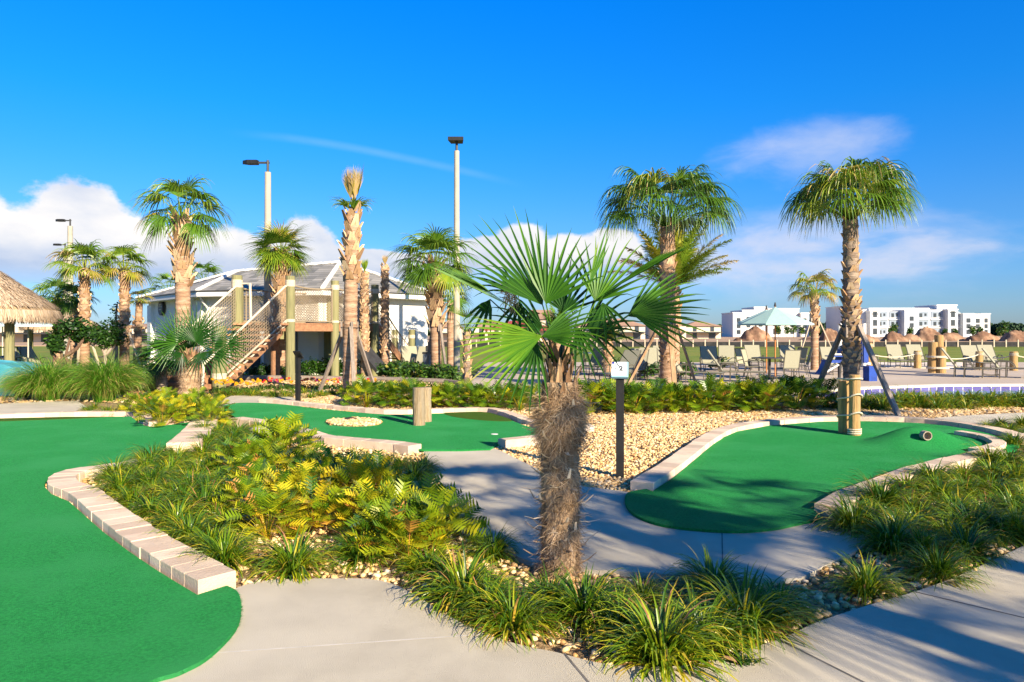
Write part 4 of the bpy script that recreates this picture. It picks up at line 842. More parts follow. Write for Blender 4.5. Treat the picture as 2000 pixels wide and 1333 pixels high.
# left group
for k, (px, Y, H, R, fr, t0, n, lb) in enumerate([
    (165,24.5,3.75,.62,.72,.64,22,'palm with light green drooping crown in front of two lamp posts'),
    (243,25.5,3.85,.55,.72,.64,20,'palm with light green crown between the round shrub and the pavilion'),
    (113,27.5,2.9,.5,.7,.52,20,'palm at the right of the thatched hut roof'),
    (146,26.5,2.7,.45,.6,.30,18,'darker palm squeezed between the two left lamp post palms'),
    (330,47,4.25,.9,.9,.55,20,'distant palm crown showing above the left end of the pavilion roof'),
    (397,46,4.9,.9,.95,.5,20,'distant palm crown showing above the pavilion roof ridge')]):
    cr = crown(60+k, n, R, fr, .9, t0, 20, -22, 80, .04, .1, 3.3, None, .3, .4)
    palm(lb, px, Y, H, .165, .15, cr, (1.2,H,(.18,.16)), (0,0), seed=40+k, bootkw=dict(ln=.12, out=.35, w=.12))
cr = crown(70, 8, .35, .5, .9, .75, 16, 0, 80, .035, .1, 2.4, None, .4, 1)
palm('sickly palm with a small yellow tuft and dark wrapped trunk beside the pavilion', 268, 27, 2.75, .15, .12, cr, (1.6,2.2,(.2,.17)), (.08,0), seed=50, bootkw=dict(ln=.12, out=.4, w=.12))
stakes('timber props around the light green palm between round shrub and pavilion', 243, 25.5, [(xat(203,25),25.2),(xat(277,25),25.2)], 1.6, .2, 'stake', .07)
stakes('timber props around the light green palm in front of the lamp posts', 165, 24.5, [(xat(143,24),24.2),(xat(196,24),24.2)], 1.6, .2, 'stake', .07)
# unseen palms behind the camera to the right throw the long shadows on the paths
for k, (x, y, H, n) in enumerate([(6.2,-1.9,4.3,24),(8.9,-4.7,4.5,12),(12.2,6.6,4.4,26),(8.9,-2.9,4.6,9)]):
    cr = crown(80+k, n, .9, 1.0, 1.0, .5, 22, -15, 70, .035)
    palm(['palm standing outside the view whose shadow crosses the middle path','palm outside the view shading the right pavement','palm outside the view shading the far end of the right green','second palm outside the view shading the right green'][k], PX0, 1, H, .17, .15, cr, None, seed=90+k).location = (x, y, -.03)
# ---------------------------------------------------------------- short bushy windmill palm
def hairy(mb, H, r0, r1, n, seed, skirt=None, ln=.13, w=.004, out=.5, zmin=0):
    r = random.Random(seed)
    for i in range(n):
        z = zmin+(H-zmin)*r.random(); az = r.uniform(0,6.28); s = z/H; rd = r0+(r1-r0)*s; o = out
        if skirt: k = math.exp(-((z-skirt[0])/skirt[1])**2); rd += skirt[2]*k*r.random()**.6; o = out+.5*k
        d = Vector((math.cos(az), math.sin(az), 0)); sd = Vector((-math.sin(az), math.cos(az), 0)); p = d*rd*r.uniform(.93,1.0)+Vector((0,0,z)); L = ln*r.uniform(.5,1.5)
        dr = (d*o*r.uniform(0,.9)+sd*r.gauss(0,.75)+Vector((0,0,r.gauss(-.45,.7)))).normalized(); pts = [p]; 
        for k2 in range(3): dr = (dr+Vector((r.gauss(0,.35), r.gauss(0,.35), -.3+r.gauss(0,.25)))).normalized(); p = p+dr*L/3; pts.append(p)
        t = min(1, max(0, r.gauss(.48,.18)+.22*math.sin(az*3+z*11)*math.sin(z*27+az*2))); mb.strip(pts, [w,w*.9,w*.7,w*.3], d, t)
def core(H, r0, r1, skirt=None, seed=1, n=20):
    r = random.Random(seed); P = []; RR = []; K = int(H/.035)
    for k in range(K+1):
        s = k/K; z = H*s; rd = r0+(r1-r0)*s
        if skirt: rd += skirt[2]*.6*math.exp(-((z-skirt[0])/skirt[1])**2)
        P.append((0,0,z-.04*(1-s))); RR.append(rd*(1+.05*math.sin(k*1.7)+r.uniform(-.04,.04)))
    t = MB(); t.tube(P, RR, n, True, None, .06); t.t = [r.random() for _ in t.t]; return t
wr = thing('windmill_palm', 'short bushy fan palm with stout brown trunk beyond the left green', 'palm tree', (xat(371,16.4), 16.4, -.03))
put('trunk', core(1.06, .225, .20, None, 3), M['trunkhero'], wr, smooth=True)
h = MB(); hairy(h, 1.02, .225, .20, 2200, 5, None, .10, .006, .22); put('trunk_fibres', h, M['fibre'], wr)
b = MB(); r = random.Random(6)
for i in range(60):
    az = i*2.399; d = Vector((math.cos(az), math.sin(az), 0)); z = .80+.25*(i/60); rd = .20-.10*(i/60); p = d*rd+Vector((0,0,z)); L = r.uniform(.15,.3); b.strip([p, p+d*.03+Vector((0,0,L*.5)), p+d*.10+Vector((0,0,L))], [.06,.05,.012], d, r.uniform(.0,.35), .3)
put('leaf_sheaths', b, M['boot'], wr)
r = random.Random(12); PXM = 16.4/F
for i, (hx, hz, dy, ang, spread, R, nl, t) in enumerate([(388,668,-.15,68,3.4,76,38,.42),(420,672,0,25,3.6,62,36,.4),(345,672,0,160,3.3,68,32,.66),(352,668,.05,130,3.2,72,30,.6),(425,690,-.1,-25,2.2,70,18,.5),(400,690,-.25,-60,2.6,48,22,.3),(365,690,-.2,-120,2.4,45,20,.35),(338,678,.1,178,2.0,52,16,.7),(378,655,.2,95,3.6,62,34,.5),(440,672,.2,5,2.6,45,20,.35),(360,680,.3,110,3.4,70,30,.45)]):
    m = MB(); c0 = Vector((0,0,1.0)); hub = Vector(((hx-371)*PXM, dy, CAMH+(HY-hz)*PXM+.03)); petiole(m, c0, hub, .02, .012, .5)
    a = math.radians(ang); ax = Vector((math.cos(a), -.15 if dy < 0 else .15, math.sin(a))); fan(m, hub, ax, Vector((.15+r.uniform(-.3,.3),-1,.35)), R*1.08*PXM, int(nl*.68), spread, .14, .030, max(.1,t-.14), .38, 5, r, .6, .18, .10, .5, .1, .12)
    put('frond', m, M['hero'], wr)
sp_ = thing('windmill_palm', 'small dark fan palm in shade left of the short bushy palm', 'palm tree', (xat(316,18.5), 18.5, -.03)); put('trunk', core(.78,.14,.13,None,4,12), M['trunkgrey'], sp_, smooth=True)
m = crown(33, 16, .42, .55, .5, .2, 22, -20, 75, .03, .06, 3.6, None, .4); put('crown', m, M['hero'], sp_, (0,0,.8))
# ---------------------------------------------------------------- the foreground palm
HYD = 4.80; HX = xat(1094, HYD); PM = HYD/F
hp = thing('windmill_palm', 'foreground fan palm with shaggy fibre covered trunk and spiky fronds', 'palm tree', (HX, HYD, -.03))
SK = (1.10, .12, .024)
put('trunk', core(1.30, .130, .116, SK, 7, 30), M['trunkhero'], hp, smooth=True)
h = MB(); hairy(h, 1.28, .128, .118, 7600, 8, SK, .085, .0034, .25); hairy(h, 1.2, .14, .135, 3600, 9, SK, .11, .003, .36, .92); r = random.Random(5); b = h
for i in range(84):
    z = .06+1.15*i/84; az = i*2.399+r.uniform(-.3,.3); d = Vector((math.cos(az), math.sin(az), 0)); L = r.uniform(.07,.17); rd = .130; p = d*rd+Vector((0,0,z)); up = r.uniform(-.2,.7)
    q = p+(d+Vector((0,0,up))).normalized()*L*.5; e = q+(d*.7+Vector((r.uniform(-.4,.4), r.uniform(-.4,.4), up+.3))).normalized()*L*.5
    if d.y < .5: b.strip([p-d*.02, p, q, e], [.026,.030,.022,.012], Vector((0,0,1)).lerp(-d,.3), r.choice([.5,.75,.95,1.0]), .3)
put('trunk_fibres', b, M['fibre'], hp)
b = MB()   # pale sheaths at the neck
for i in range(34):
    az = i*2.399; d = Vector((math.cos(az), math.sin(az), 0)); z = 1.16+.30*(i/34); rd = .10-.045*(i/34); p = d*rd+Vector((0,0,z)); L = r.uniform(.12,.22)
    pts = [p, p+d*.02+Vector((0,0,L*.5)), p+d*r.uniform(.03,.07)+Vector((r.uniform(-.03,.03),r.uniform(-.03,.03),L))]; b.strip(pts, [.05,.04,.012], d, r.uniform(.1,.55), .3)
put('leaf_sheaths', b, M['boot'], hp)
def hub_at(px, py, dy): return Vector(((px-1094)*PM*(1+dy/HYD), dy, CAMH+(HY-py)*PM*(1+dy/HYD)+.03))
C0 = Vector((0,0,1.38))
# hub px, hub py, depth offset, axis angle, axis toward viewer, normal, radius px, leaflets, spread, width, tint, droop, split, bend start
FR = [
 (1056,596,-.18,124,.10,(.25,-1,.25),195,19,1.30,.030,.42,.10,0.33,.7,.10),
 (1062,594,-.22,72,-.12,(-.1,-1,.35),138,16,1.55,.034,.55,.08,0.30,.7,.10),
 (1165,590,.10,66,.10,(-.25,-1,.3),140,18,1.75,.030,.60,.10,0.28,.6,.10),
 (1178,574,-.10,29,.0,(-.50,-.18,.85),175,24,.42,.026,.45,.02,0.40,.8,.05),
 (1228,612,-.22,3,-.15,(.1,-1,.40),140,20,1.55,.028,.60,.12,0.28,.55,.16),
 (1225,618,-.05,24,.1,(.0,-1,.4),135,14,1.2,.026,.42,.15,0.26,.6,.12),
 (1000,602,-.12,153,-.1,(.3,-.45,.85),165,16,.34,.024,.60,-.02,0.46,.8,.05),
 (1052,657,-.32,195,-.25,(.12,-1,.35),150,22,1.15,.028,.66,.12,0.30,.55,.15),
 (1052,657,-.32,14,-.25,(.2,-.9,.5),105,18,1.25,.026,.50,.15,0.33,.55,.15),
 (1045,668,-.20,-112,-.2,(0,-1,.1),130,12,1.15,.030,.34,.25,0.21,.4,.12),
 (958,585,.05,-118,.0,(.2,-1,.1),92,7,1.0,.030,.25,.2,0.17,.4,.12),
 (1015,590,.12,-95,.05,(0,-1,.1),95,9,1.5,.030,.22,.2,0.17,.4,.10),
 (1175,592,-.12,-78,-.1,(0,-1,.1),95,9,1.35,.028,.36,.2,0.18,.4,.10),
 (1118,640,-.25,-62,-.2,(.1,-1,.1),110,9,1.0,.026,.34,.25,0.20,.4,.10),
 (1105,610,.22,82,.1,(0,-1,.2),120,16,2.2,.026,.22,.1,0.26,.6,.10),
 (1150,640,.18,10,.1,(0,-1,.3),130,16,2.2,.026,.20,.3,0.26,.5,.10),
 (1065,640,.28,170,.1,(0,-1,.3),120,14,1.9,.026,.18,.3,0.26,.5,.10),
 (1010,575,.25,140,.2,(.1,-.9,.4),110,10,1.1,.022,.30,.5,0.20,.3,.10),
]
for (hx, hy, dy, ang, ay, nm, R, nl, spr, w, t, dr, spl, s0, ttip) in FR:
    m = MB(); hub = hub_at(hx, hy, dy); petiole(m, C0, hub, .015, .0075, t+.12)
    a = math.radians(ang); ax = Vector((math.cos(a), ay, math.sin(a))).normalized()
    fan(m, hub, ax, Vector(nm), R*1.06*PM/ math.sqrt(max(.5, 1-ax.y**2)), max(5, int(nl*(.72 if spr > .5 else 1))), spr, dr+.12, w*.92, t, spl, 8, r, .75, .20, .10, s0, .06, ttip)
    m.tint = .95; put('frond', m, M['hero'], hp)
# upright spear and a dead spray
m = MB(); fan(m, hub_at(1150,560,0), Vector((.35,0,1)), Vector((0,-1,.1)), .42, 4, .25, .0, .02, .62, .5, 5, r); petiole(m, C0, hub_at(1150,560,0), 0, .007, .7); put('frond', m, M['hero'], hp)
m = MB()
for i in range(60):
    a = r.uniform(-.9,.5); p = hub_at(1000+r.uniform(-12,14), 575+r.uniform(-16,14), .05); d = Vector((math.sin(a), r.uniform(-.4,.4), -math.cos(a)*r.choice([-.3,1]))).normalized(); m.strip([p, p+d*.05, p+d*.09+Vector((0,0,-.02))], [.006,.005,.002], Vector((0,-1,0)), r.uniform(.2,.9))
put('dead_spray', m, M['fibre'], hp)
# ================================================================ CLIMBING DECK
def arc(a, b, sag, n=10):
    a = Vector(a); b = Vector(b); return [a.lerp(b, k/n)+Vector((0,0,-sag*4*(k/n)*(1-k/n))) for k in range(n+1)]
def net(mb, quad, nu, nv, r=.012, diamond=False):
    """rope net over a quad a-b-c-d (a,b bottom; d,c top)"""
    a, b, c, d = [Vector(q) for q in quad]
    P = lambda u, v: a.lerp(b, u).lerp(d.lerp(c, u), v)
    if diamond:
        for k in range(-nv, nu+1):
            for sg in (0, 1):
                u0, v0, u1, v1 = k/nu, 0, (k+nv)/nu, 1
                if u0 < 0: v0 = -u0*nu/nv; u0 = 0
                if u1 > 1: v1 = 1-(u1-1)*nu/nv; u1 = 1
                if v1 <= v0: continue
                if sg: p, q = P(1-u0, v0), P(1-u1, v1)
                else: p, q = P(u0, v0), P(u1, v1)
                mb.beam(p, q, r*1.6, r*1.6)
    else:
        for k in range(nu+1): mb.beam(P(k/nu, 0), P(k/nu, 1), r*1.6, r*1.6)
        for k in range(nv+1): mb.beam(P(0, k/nv), P(1, k/nv), r*1.6, r*1.6)
dk = thing('climbing_deck', 'raised timber play deck with rope net railings and stairs at both sides', 'play structure', (0,0,0))
DZ = 1.93
pa = Vector((-7.45,23.9,0)); pc = Vector((-5.36,27.8,0)); pb = pa.lerp(pc, .49); pd = Vector((xat(463,23.0),23.0,0)); pe = Vector((-8.6,29.0,0)); pf = Vector((-9.9,25.8,0))
m = MB(); m.prism([pd[:2], pa[:2], pc[:2], pe[:2], pf[:2]], DZ-.05, DZ, bottom=True); put('deck_floor', m, M['deckbrown'], dk)
m = MB()
for a, b in ((pa, pc), (pc, pe), (pd, pa)):
    d = (b-a).normalized(); a2 = a+d*.17; b2 = b-d*.17; m.beam(a2+V(0,0,DZ-.17), b2+V(0,0,DZ-.17), .07, .23, t=.5)
put('deck_beam', m, M['deckbrown'], dk)
for (px, Y) in ((560,24.1),(724,28.0),(690,26.4)):
    m = MB(); m.beam((xat(px-14,Y),Y-.1,DZ-.42), (xat(px+14,Y),Y+.05,DZ-.42), .14, .26, t=.5); put('cross_beam', m, M['greenpost'], dk)
def post(x, y, z1, r, m='greenpost', bands=(), z0=-.1, parent=dk):
    b = MB(); b.tube([(x,y,z0),(x,y,z1-.01),(x,y,z1)], [r*1.04,r,r*.93], 14, t=random.uniform(.2,.8)); o = put('post', b, M[m], parent, smooth=False)
    for (za, zb) in bands:
        b = MB(); 
        K = int((zb-za)/.03)
        pts = []; rr = []
        for k in range(K*2+1): pts.append((x,y,za+(zb-za)*k/(2*K))); rr.append(r*1.04+.013*(1 if k % 2 else 0))
        b.tube(pts, rr, 16, True); put('rope_wrap', b, M['ropepale'], o)
    return o
post(pa.x, pa.y, 3.50, .150, bands=((3.14,3.36),(DZ+.02,DZ+.12)))
post(pb.x, pb.y, 3.48, .145, bands=((3.14,3.32),(DZ+.02,DZ+.1)))
post(pc.x, pc.y, 3.47, .150, bands=((3.12,3.30),(DZ+.02,DZ+.1)))
post(pd.x, pd.y, 3.45, .165, bands=((3.05,3.30),))
post(pe.x+1.2, pe.y-.2, 3.30, .15, bands=((3.0,3.15),)); post(xat(640,28.2), 28.2, 1.75, .15); post(xat(538,24.9), 24.9, 1.75, .16, 'deckbrown'); post(pf.x, pf.y, 3.3, .15)
# main stairs towards the viewer
sb_r = Vector((xat(428,19.9),19.9,0)); sb_l = sb_r+Vector((-1.35,-.25,0)); st_r = pa+V(-.12,-.15,0); st_l = pd+V(.05,.0,0)
n = 11
for k in range(n):
    s = (k+.5)/n; z = DZ*(1-(k+1)/(n+0)); a = st_l.lerp(sb_l, s); b = st_r.lerp(sb_r, s); m = MB(); dd = (sb_r-st_r).normalized()*.15; b = b+V(.12,0,0)
    m.prism([tuple((a-dd)[:2]), tuple((b-dd)[:2]), tuple((b+dd)[:2]), tuple((a+dd)[:2])], z+.09, z+.155, t=random.random(), bottom=True); put('stair_tread', m, M['deckbrown'], dk)
    m = MB(); q = .0; m.prism([tuple((a+dd*.9)[:2]), tuple((b+dd*.9)[:2]), tuple((b+dd*.98)[:2]), tuple((a+dd*.98)[:2])], z-.06, z+.10, t=random.random()) if k > 6 else None
    if m.v: put('stair_riser', m, M['deckbrown'], dk)
for a, b in ((st_l, sb_l), (st_r, sb_r)):
    m = MB(); inn = (st_r-st_l).normalized()*(.14 if a is st_l else -.14); m.beam(a+V(0,0,DZ-.30)+inn, b+V(0,0,-.14)+inn, .07, .24, t=.4); put('stringer', m, M['deckbrown'], dk)
# wide bottom steps
for k in range(3):
    m = MB(); c = sb_l.lerp(sb_r, .35)+V(-.15,-.3-.33*k,.42-.17*k); m.box(c+V(0,0,-.03), (1.75,.36,.06), .1, .7); put('stair_tread', m, M['deckbrown'], dk)
    m = MB(); m.box(c+V(0,-.13,-.13), (1.7,.03,.14), .1, .3); put('stair_riser', m, M['deckbrown'], dk)
post(sb_r.x, sb_r.y, 1.78, .185, bands=((.30,.46),))
def handrail(a, b, ta, tb, h0, h1, endpost=True):
    m = MB(); p = a+V(0,0,ta+h0); q = b+V(0,0,tb+h1); m.tube([p, q], .035, 8)
    return m, p, q
# pale handrails and nets
mr, p, q = handrail(st_r, sb_r+V(.1,0,0), DZ, 0, 1.22, 1.2); mr.tube([q, q+V(-.15,-.9,-.45), q+V(-.15,-.95,-1.05)], .04, 8); mr.tube([p, p+V(.1,.1,0)], .03, 6); put('handrail', mr, M['ropepale'], dk)
ml, p2, q2 = handrail(st_l, sb_l, DZ, 0, 1.25, 1.15); ml.tube([q2, q2+V(-.15,-.9,-.45), q2+V(-.15,-.95,-1.0)], .04, 8); ml.tube([p2, p2+V(.38,-.02,0), p2+V(.40,-.02,-1.2)], .04, 8); put('handrail', ml, M['ropepale'], dk)
m = MB(); net(m, (sb_r+V(.02,0,.25), st_r+V(.02,0,DZ+.0), st_r+V(.02,0,DZ+1.2), sb_r+V(.02,0,1.2)), 36, 12, .008); put('rope_net', m, M['rope'], dk)
m = MB(); net(m, (sb_l+V(0,0,.25), st_l+V(0,0,DZ+.0), st_l+V(0,0,DZ+1.2), sb_l+V(0,0,1.15)), 36, 12, .008); put('rope_net', m, M['rope'], dk)
m = MB(); net(m, (sb_r+V(.02,0,.12), st_r+V(.02,0,DZ-.08), st_r+V(.02,0,DZ+.08), sb_r+V(.02,0,.28)), 1, 1, .022); put('edge_rope', m, M['ropepale'], dk)
# railing nets round the deck
for (a, b, nu) in ((pa, pb, 24), (pb, pc, 24), (pc, pe+V(1.2,-.2,0), 30), (pe+V(1.2,-.2,0), pf, 36), (pf, pd, 26)):
    m = MB(); net(m, (a+V(0,0,DZ+.06), b+V(0,0,DZ+.06), b+V(0,0,DZ+1.16), a+V(0,0,DZ+1.16)), int(nu*.8), 11, .0075, True); put('rope_net', m, M['rope'], dk)
    m = MB(); m.tube(arc(a+V(0,0,DZ+1.28), b+V(0,0,DZ+1.28), .09), .032, 6); m.tube(arc(a+V(0,0,DZ+.06), b+V(0,0,DZ+.06), 0), .026, 6); m.tube([a.lerp(b,.07)+V(0,0,DZ+.05), a.lerp(b,.07)+V(0,0,DZ+1.2)], .02, 6); m.tube([a.lerp(b,.93)+V(0,0,DZ+.05), a.lerp(b,.93)+V(0,0,DZ+1.2)], .024, 6); put('edge_rope', m, M['rope'], dk)
# right-hand stairs, going down away from the viewer
ra = pc+V(.05,.15,0); rb = ra+V(-.9,1.0,0); ea = Vector((xat(800,30.2),30.2,0)); eb = ea+V(-.9,1.0,0)
for k in range(10):
    s = (k+.5)/10; z = DZ*(1-(k+1)/10)+.1; m = MB(); a = ra.lerp(ea, s); b = rb.lerp(eb, s); dd = (ea-ra).normalized()*.15
    m.prism([tuple((a-dd)[:2]), tuple((a+dd)[:2]), tuple((b+dd)[:2]), tuple((b-dd)[:2])], z, z+.05, t=random.random(), bottom=True); put('stair_tread', m, M['deckbrown'], dk)
for a, b in ((ra, ea), (rb, eb)):
    m = MB(); m.beam(a+V(0,0,DZ-.15), b+V(0,0,0), .07, .3, t=.5); put('stringer', m, M['deckbrown'], dk)
    m = MB(); m.tube(arc(a+V(0,0,DZ+1.1), b+V(0,0,1.0), .12), .025, 6); m.tube(arc(a+V(0,0,DZ+.15), b+V(0,0,.15), .05), .02, 6)
    for k in range(13):
        s = k/12; m.tube([a.lerp(b,s)+V(0,0,DZ*(1-s)+.12), a.lerp(b,s)+V(0,0,(DZ+1.1)*(1-s)+1.0*s-.12*4*s*(1-s))], .010, 4, False)
    for j in range(1,7): m.tube(arc(a+V(0,0,DZ+.15+.14*j), b+V(0,0,.15+.12*j), .06), .009, 4, False)
    put('edge_rope', m, M['rope'], dk); post(b.x+.1, b.y, 1.72, .15, bands=((1.35,1.5),))
# dark crawl slide under the deck and timber edging
m = MB(); m.beam((xat(690,26.8),26.8,1.45), (xat(752,26.0),26.0,.1), .7, .12, t=.2); m2 = put('under_ramp', m, M['dark'], dk)
m = MB(); pts = [gp(475,741), gp(600,742), gp(740,744), gp(870,749), gp(905,754)]; m.tube([Vector(p)+V(0,0,.05) for p in pts], .09, 8, t=.5)
put('edging_log', m, M['greywood'], label='long low timber edging log along the flower strip before the deck', cat='garden edging')
# ================================================================ WHITE PAVILION
def building_poly(name, label, corners, zt, wallm, z0=0):
    root = thing(name, label, 'building', (0,0,0)); m = MB(); m.prism(corners, z0-.1, zt); put('wall', m, wallm, root); return root
cA = Vector((xat(290,35.3),35.3)); cB = Vector((xat(406,29.6),29.6)); cC = Vector((xat(622,28.4),28.4)); cD = Vector((xat(835,32.6),32.6)); cE = Vector((-8.2,40)); cF = Vector((-16.5,42))
EZ = 3.2
pav = building_poly('pavilion', 'white single storey pavilion with grey tiled hip roof behind the climbing deck', [tuple(p) for p in (cA,cB,cC,cD,cE,cF)], EZ, M['wall'])
cent = (cA+cB+cC+cD+cE+cF)/6
def ov(p, o): 
    d = (p-cent).normalized(); return Vector((p.x+d.x*o, p.y+d.y*o, 0))
ev = [ov(p, .62)+V(0,0,EZ+.10) for p in (cA,cB,cC,cD,cE,cF)]
p1 = Vector((xat(462,34),34,zat(531,34))); p2 = Vector((xat(665,33.5),33.5,zat(513,33.5)))
m = MB()
ids = [m.vert(p) for p in ev]+[m.vert(p1), m.vert(p2)]
for f in ((0,1,6),(1,2,7,6),(2,3,7),(3,4,7),(4,5,6,7),(5,0,6)): m.face(*[ids[k] for k in f])
rf = put('roof', m, M['roof'], pav)
m = MB()
for a, b in ((ev[0],p1),(ev[1],p1),(ev[2],p2),(ev[3],p2),(p1,p2),(ev[4],p2),(ev[5],p1)):
    L = (b-a).length; k = int(L/.4)
    for j in range(k):
        q0 = a.lerp(b, j/k); q1 = a.lerp(b, (j+.93)/k); m.beam(q0+V(0,0,.03), q1+V(0,0,.05), .15, .09)
put('ridge_cap', m, M['white'], rf)
m = MB(); N6 = 6
for k in range(N6):
    a, b = ev[k], ev[(k+1)%N6]; m.beam(a+V(0,0,-.13), b+V(0,0,-.13), .06, .2)
put('fascia', m, M['white'], pav)
m = MB()
for k in range(N6):
    a, b = ev[k], ev[(k+1)%N6]; m.beam(a+V(0,0,-.01), b+V(0,0,-.01), .13, .05)
put('gutter', m, M['dark'], pav)
m = MB(); i = [m.vert(p+V(0,0,-.24)) for p in ev]; m.face(*i); put('soffit', m, M['white'], pav)
m = MB(); q = ev[1]; m.tube([q+V(0,0,-.1), q+V(.05,.25,-.35), Vector((cB.x,cB.y,2.6))], .05, 8); m.tube([Vector((cB.x+.02,cB.y-.06,2.6)), Vector((cB.x+.02,cB.y-.06,0))], .05, 8); put('downpipe', m, M['white'], pav)
for s in (.08, .92):   # broad pilasters on the end wall
    c = cA.lerp(cB, s); m = MB(); m.box((c.x-.03, c.y-.03, 1.45), (.55,.25,2.95), math.atan2((cB-cA).y,(cB-cA).x)); put('pilaster', m, M['white'], pav)
wl = cA.lerp(cB, .29); wn = Vector(((cB-cA).y, -(cB-cA).x)).normalized(); wn = wn if wn.y < 0 else -wn
ctr = Vector((wl.x, wl.y, zat(602, wl.y)))+Vector((wn.x, wn.y, 0))*.05
wd_ = Vector(((cB-cA).x, (cB-cA).y, 0)).normalized(); n3 = Vector((wn.x, wn.y, 0))
sg = thing('wall_sign', 'round dark plaque with pale lettering on the end wall of the white pavilion', 'sign', ctr)
def disc(r, off, th, n=28):
    m = MB(); c = n3*off; f = [c+wd_*r*math.cos(k*2*math.pi/n)+V(0,0,r*math.sin(k*2*math.pi/n)) for k in range(n)]
    m.tube([c, c+n3*.0001], .001, 3); i0 = len(m.v)
    for p in f: m.vert(p)
    for p in f: m.vert(p+n3*th)
    for k in range(n): j = (k+1)%n; m.f.append((i0+k, i0+j, i0+n+j, i0+n+k))
    m.f.append(tuple(i0+n+k for k in range(n))); m.f.append(tuple(i0+k for k in reversed(range(n)))); return m
put('rim', disc(.36, 0, .10), M['dark'], sg); put('face', disc(.30, .101, .012), mat('plaque', (.16,.125,.12), (.12,.09,.09), 5, .6), sg)
m = MB()
for k, (w, z) in enumerate(((.30,.12),(.42,.02),(.34,-.10))):
    x = -w/2; rr = random.Random(k)
    while x < w/2:
        ww = rr.uniform(.03,.06); c = n3*.119+wd_*x+V(0,0,z); m.quad(c, c+wd_*ww, c+wd_*ww+V(0,0,.06), c+V(0,0,.06)); x += ww+.025
put('lettering', m, M['ropepale'], sg)
# door and dark openings glimpsed under the deck
for t0, w, z1, mt in ((.30,.95,2.1,'dark'),(.62,1.0,2.1,'greybin')):
    c = cB.lerp(cC, t0); dr = (cC-cB).normalized(); nn = Vector((dr.y,-dr.x)); m = MB(); a = c+nn*.02; m.prism([tuple(a), tuple(a+dr*w), tuple(a+dr*w+nn*.03), tuple(a+nn*.03)], 0, z1); put('door', m, M[mt], pav)
m = MB(); fl = cC.lerp(cD, .12)
# floodlights under the gutter
for q in (.02,.0):
    pass
m = MB(); q = cB.lerp(cA,.12); m.box((q.x+wn.x*.3, q.y+wn.y*.3, 3.0), (.12,.34,.07), 1.0); put('floodlight', m, M['white'], pav)
# ================================================================ LAMP POSTS
def lamp(label, px, Y, pytop, r0, r1, kind):
    root = thing('lamp_post', label, 'lamp post', (xat(px,Y), Y, 0), 'tall lamp posts'); H = zat(pytop, Y); m = MB(); m.tube([(0,0,-.1),(0,0,H-.5)], [r0,r1], 4 if kind == 'sq' else 12); 
    put('pole', m, M['pole'], root)
    s = Y/F
    m = MB(); m.tube([(0,0,H-.5),(0,0,H-.05)], .05, 8); m.beam((0.06,0,H-.14), (-.45,0,H-.14), .07, .07) if kind != 'face' else None; put('arm', m, M['dark'], root)
    m = MB()
    if kind == 'face': m.prism([(-.32,-.28),(.28,-.28),(.22,.24),(-.24,.24)], H-.16, H-.02, bottom=True)
    else:
        m.prism([(-1.0*.95,0),(-.74,-.15),(-.38,-.15),(-.34,0),(-.38,.15),(-.74,.15)], H-.20, H-.06, bottom=True)
    put('lamp_head', m, M['black'], root)
lamp('tall pale lamp post rising behind the net railing with its lamp pointing left', 523, 26.8, 311, .155, .115, 'arm')
lamp('tallest pale lamp post behind the dark crowned palm', 892, 27.5, 270, .13, .10, 'face')
lamp('distant lamp post above the left palms, the taller of the two there', 137, 46, 427, .2, .15, 'arm')
lamp('distant lamp post above the left palms, the shorter of the two there', 127, 56, 475, .2, .15, 'arm')
# ================================================================ SIGN POSTS
def text(parent, s, size, loc, mat_, rot, name='lettering', align='CENTER'):
    cu = bpy.data.curves.new('t', 'FONT'); cu.body = s; cu.size = size; cu.align_x = align; cu.extrude = .001; cu.offset = size*.035; ob = bpy.data.objects.new('t', cu); COL.objects.link(ob)
    dg = bpy.context.evaluated_depsgraph_get(); me = bpy.data.meshes.new_from_object(ob.evaluated_get(dg)); bpy.data.objects.remove(ob); me.materials.clear()
    o = put(name, me, mat_, parent); o.location = loc; o.rotation_euler = rot; return o
def signpost(label, px, py, h, yaw, face=True):
    x, y, _ = gp(px, py); root = thing('hole_sign', label, 'sign post', (x, y, -.02), 'numbered signs of the golf holes', yaw)
    m = MB(); m.box((0,0,h/2-.06), (.088,.088,h)); put('post', m, M['black'], root)
    tl = math.radians(48)
    R = Matrix.Rotation(tl, 4, 'X'); C1 = V(0,-.01,h+.01)
    def box(nm, c, s, mt):
        m = MB(); m.box(c, s); 
        for k, v in enumerate(m.v): w = R @ Vector(v); m.v[k] = tuple(w+C1)
        return put(nm, m, M[mt], root)
    if face:
        box('panel', (0,0,0), (.185,.215,.03), 'signside'); box('sign_face', (-.012,.008,.017), (.16,.19,.004), 'signwhite')
        box('navy_corner', (-.076,.088,.0205), (.024,.026,.003), 'navy')
        def tx(s, size, x, yy, mt): 
            w = R @ Vector((x, yy, .0206)); text(root, s, size, w+C1, M[mt], (tl,0,0))
        tx('2', .088, .012, -.020, 'print'); tx('#', .030, -.045, .004, 'printgrey')
        rr = random.Random(4)
        for (y0, x0, x1, mt, hh) in ((.052,-.035,.045,'printgrey',.008),(-.044,-.040,.000,'printgrey',.008),(-.044,.032,.052,'printred',.010),(-.066,-.055,.055,'printgrey',.006)):
            x = x0
            while x < x1: ww = rr.uniform(.004,.009); box('small_print', (x,y0,.0203), (ww,hh,.002), mt); x += ww+.005
    else: box('panel', (0,.0,0), (.185,.215,.03), 'black')
    return root
signpost('black post carrying a slanted white plate with the number two', 1211, 930, 1.19, math.radians(-10))
signpost('black sign post seen from behind at the near edge of the middle green gravel', 582, 786, 1.10, math.radians(158), False)
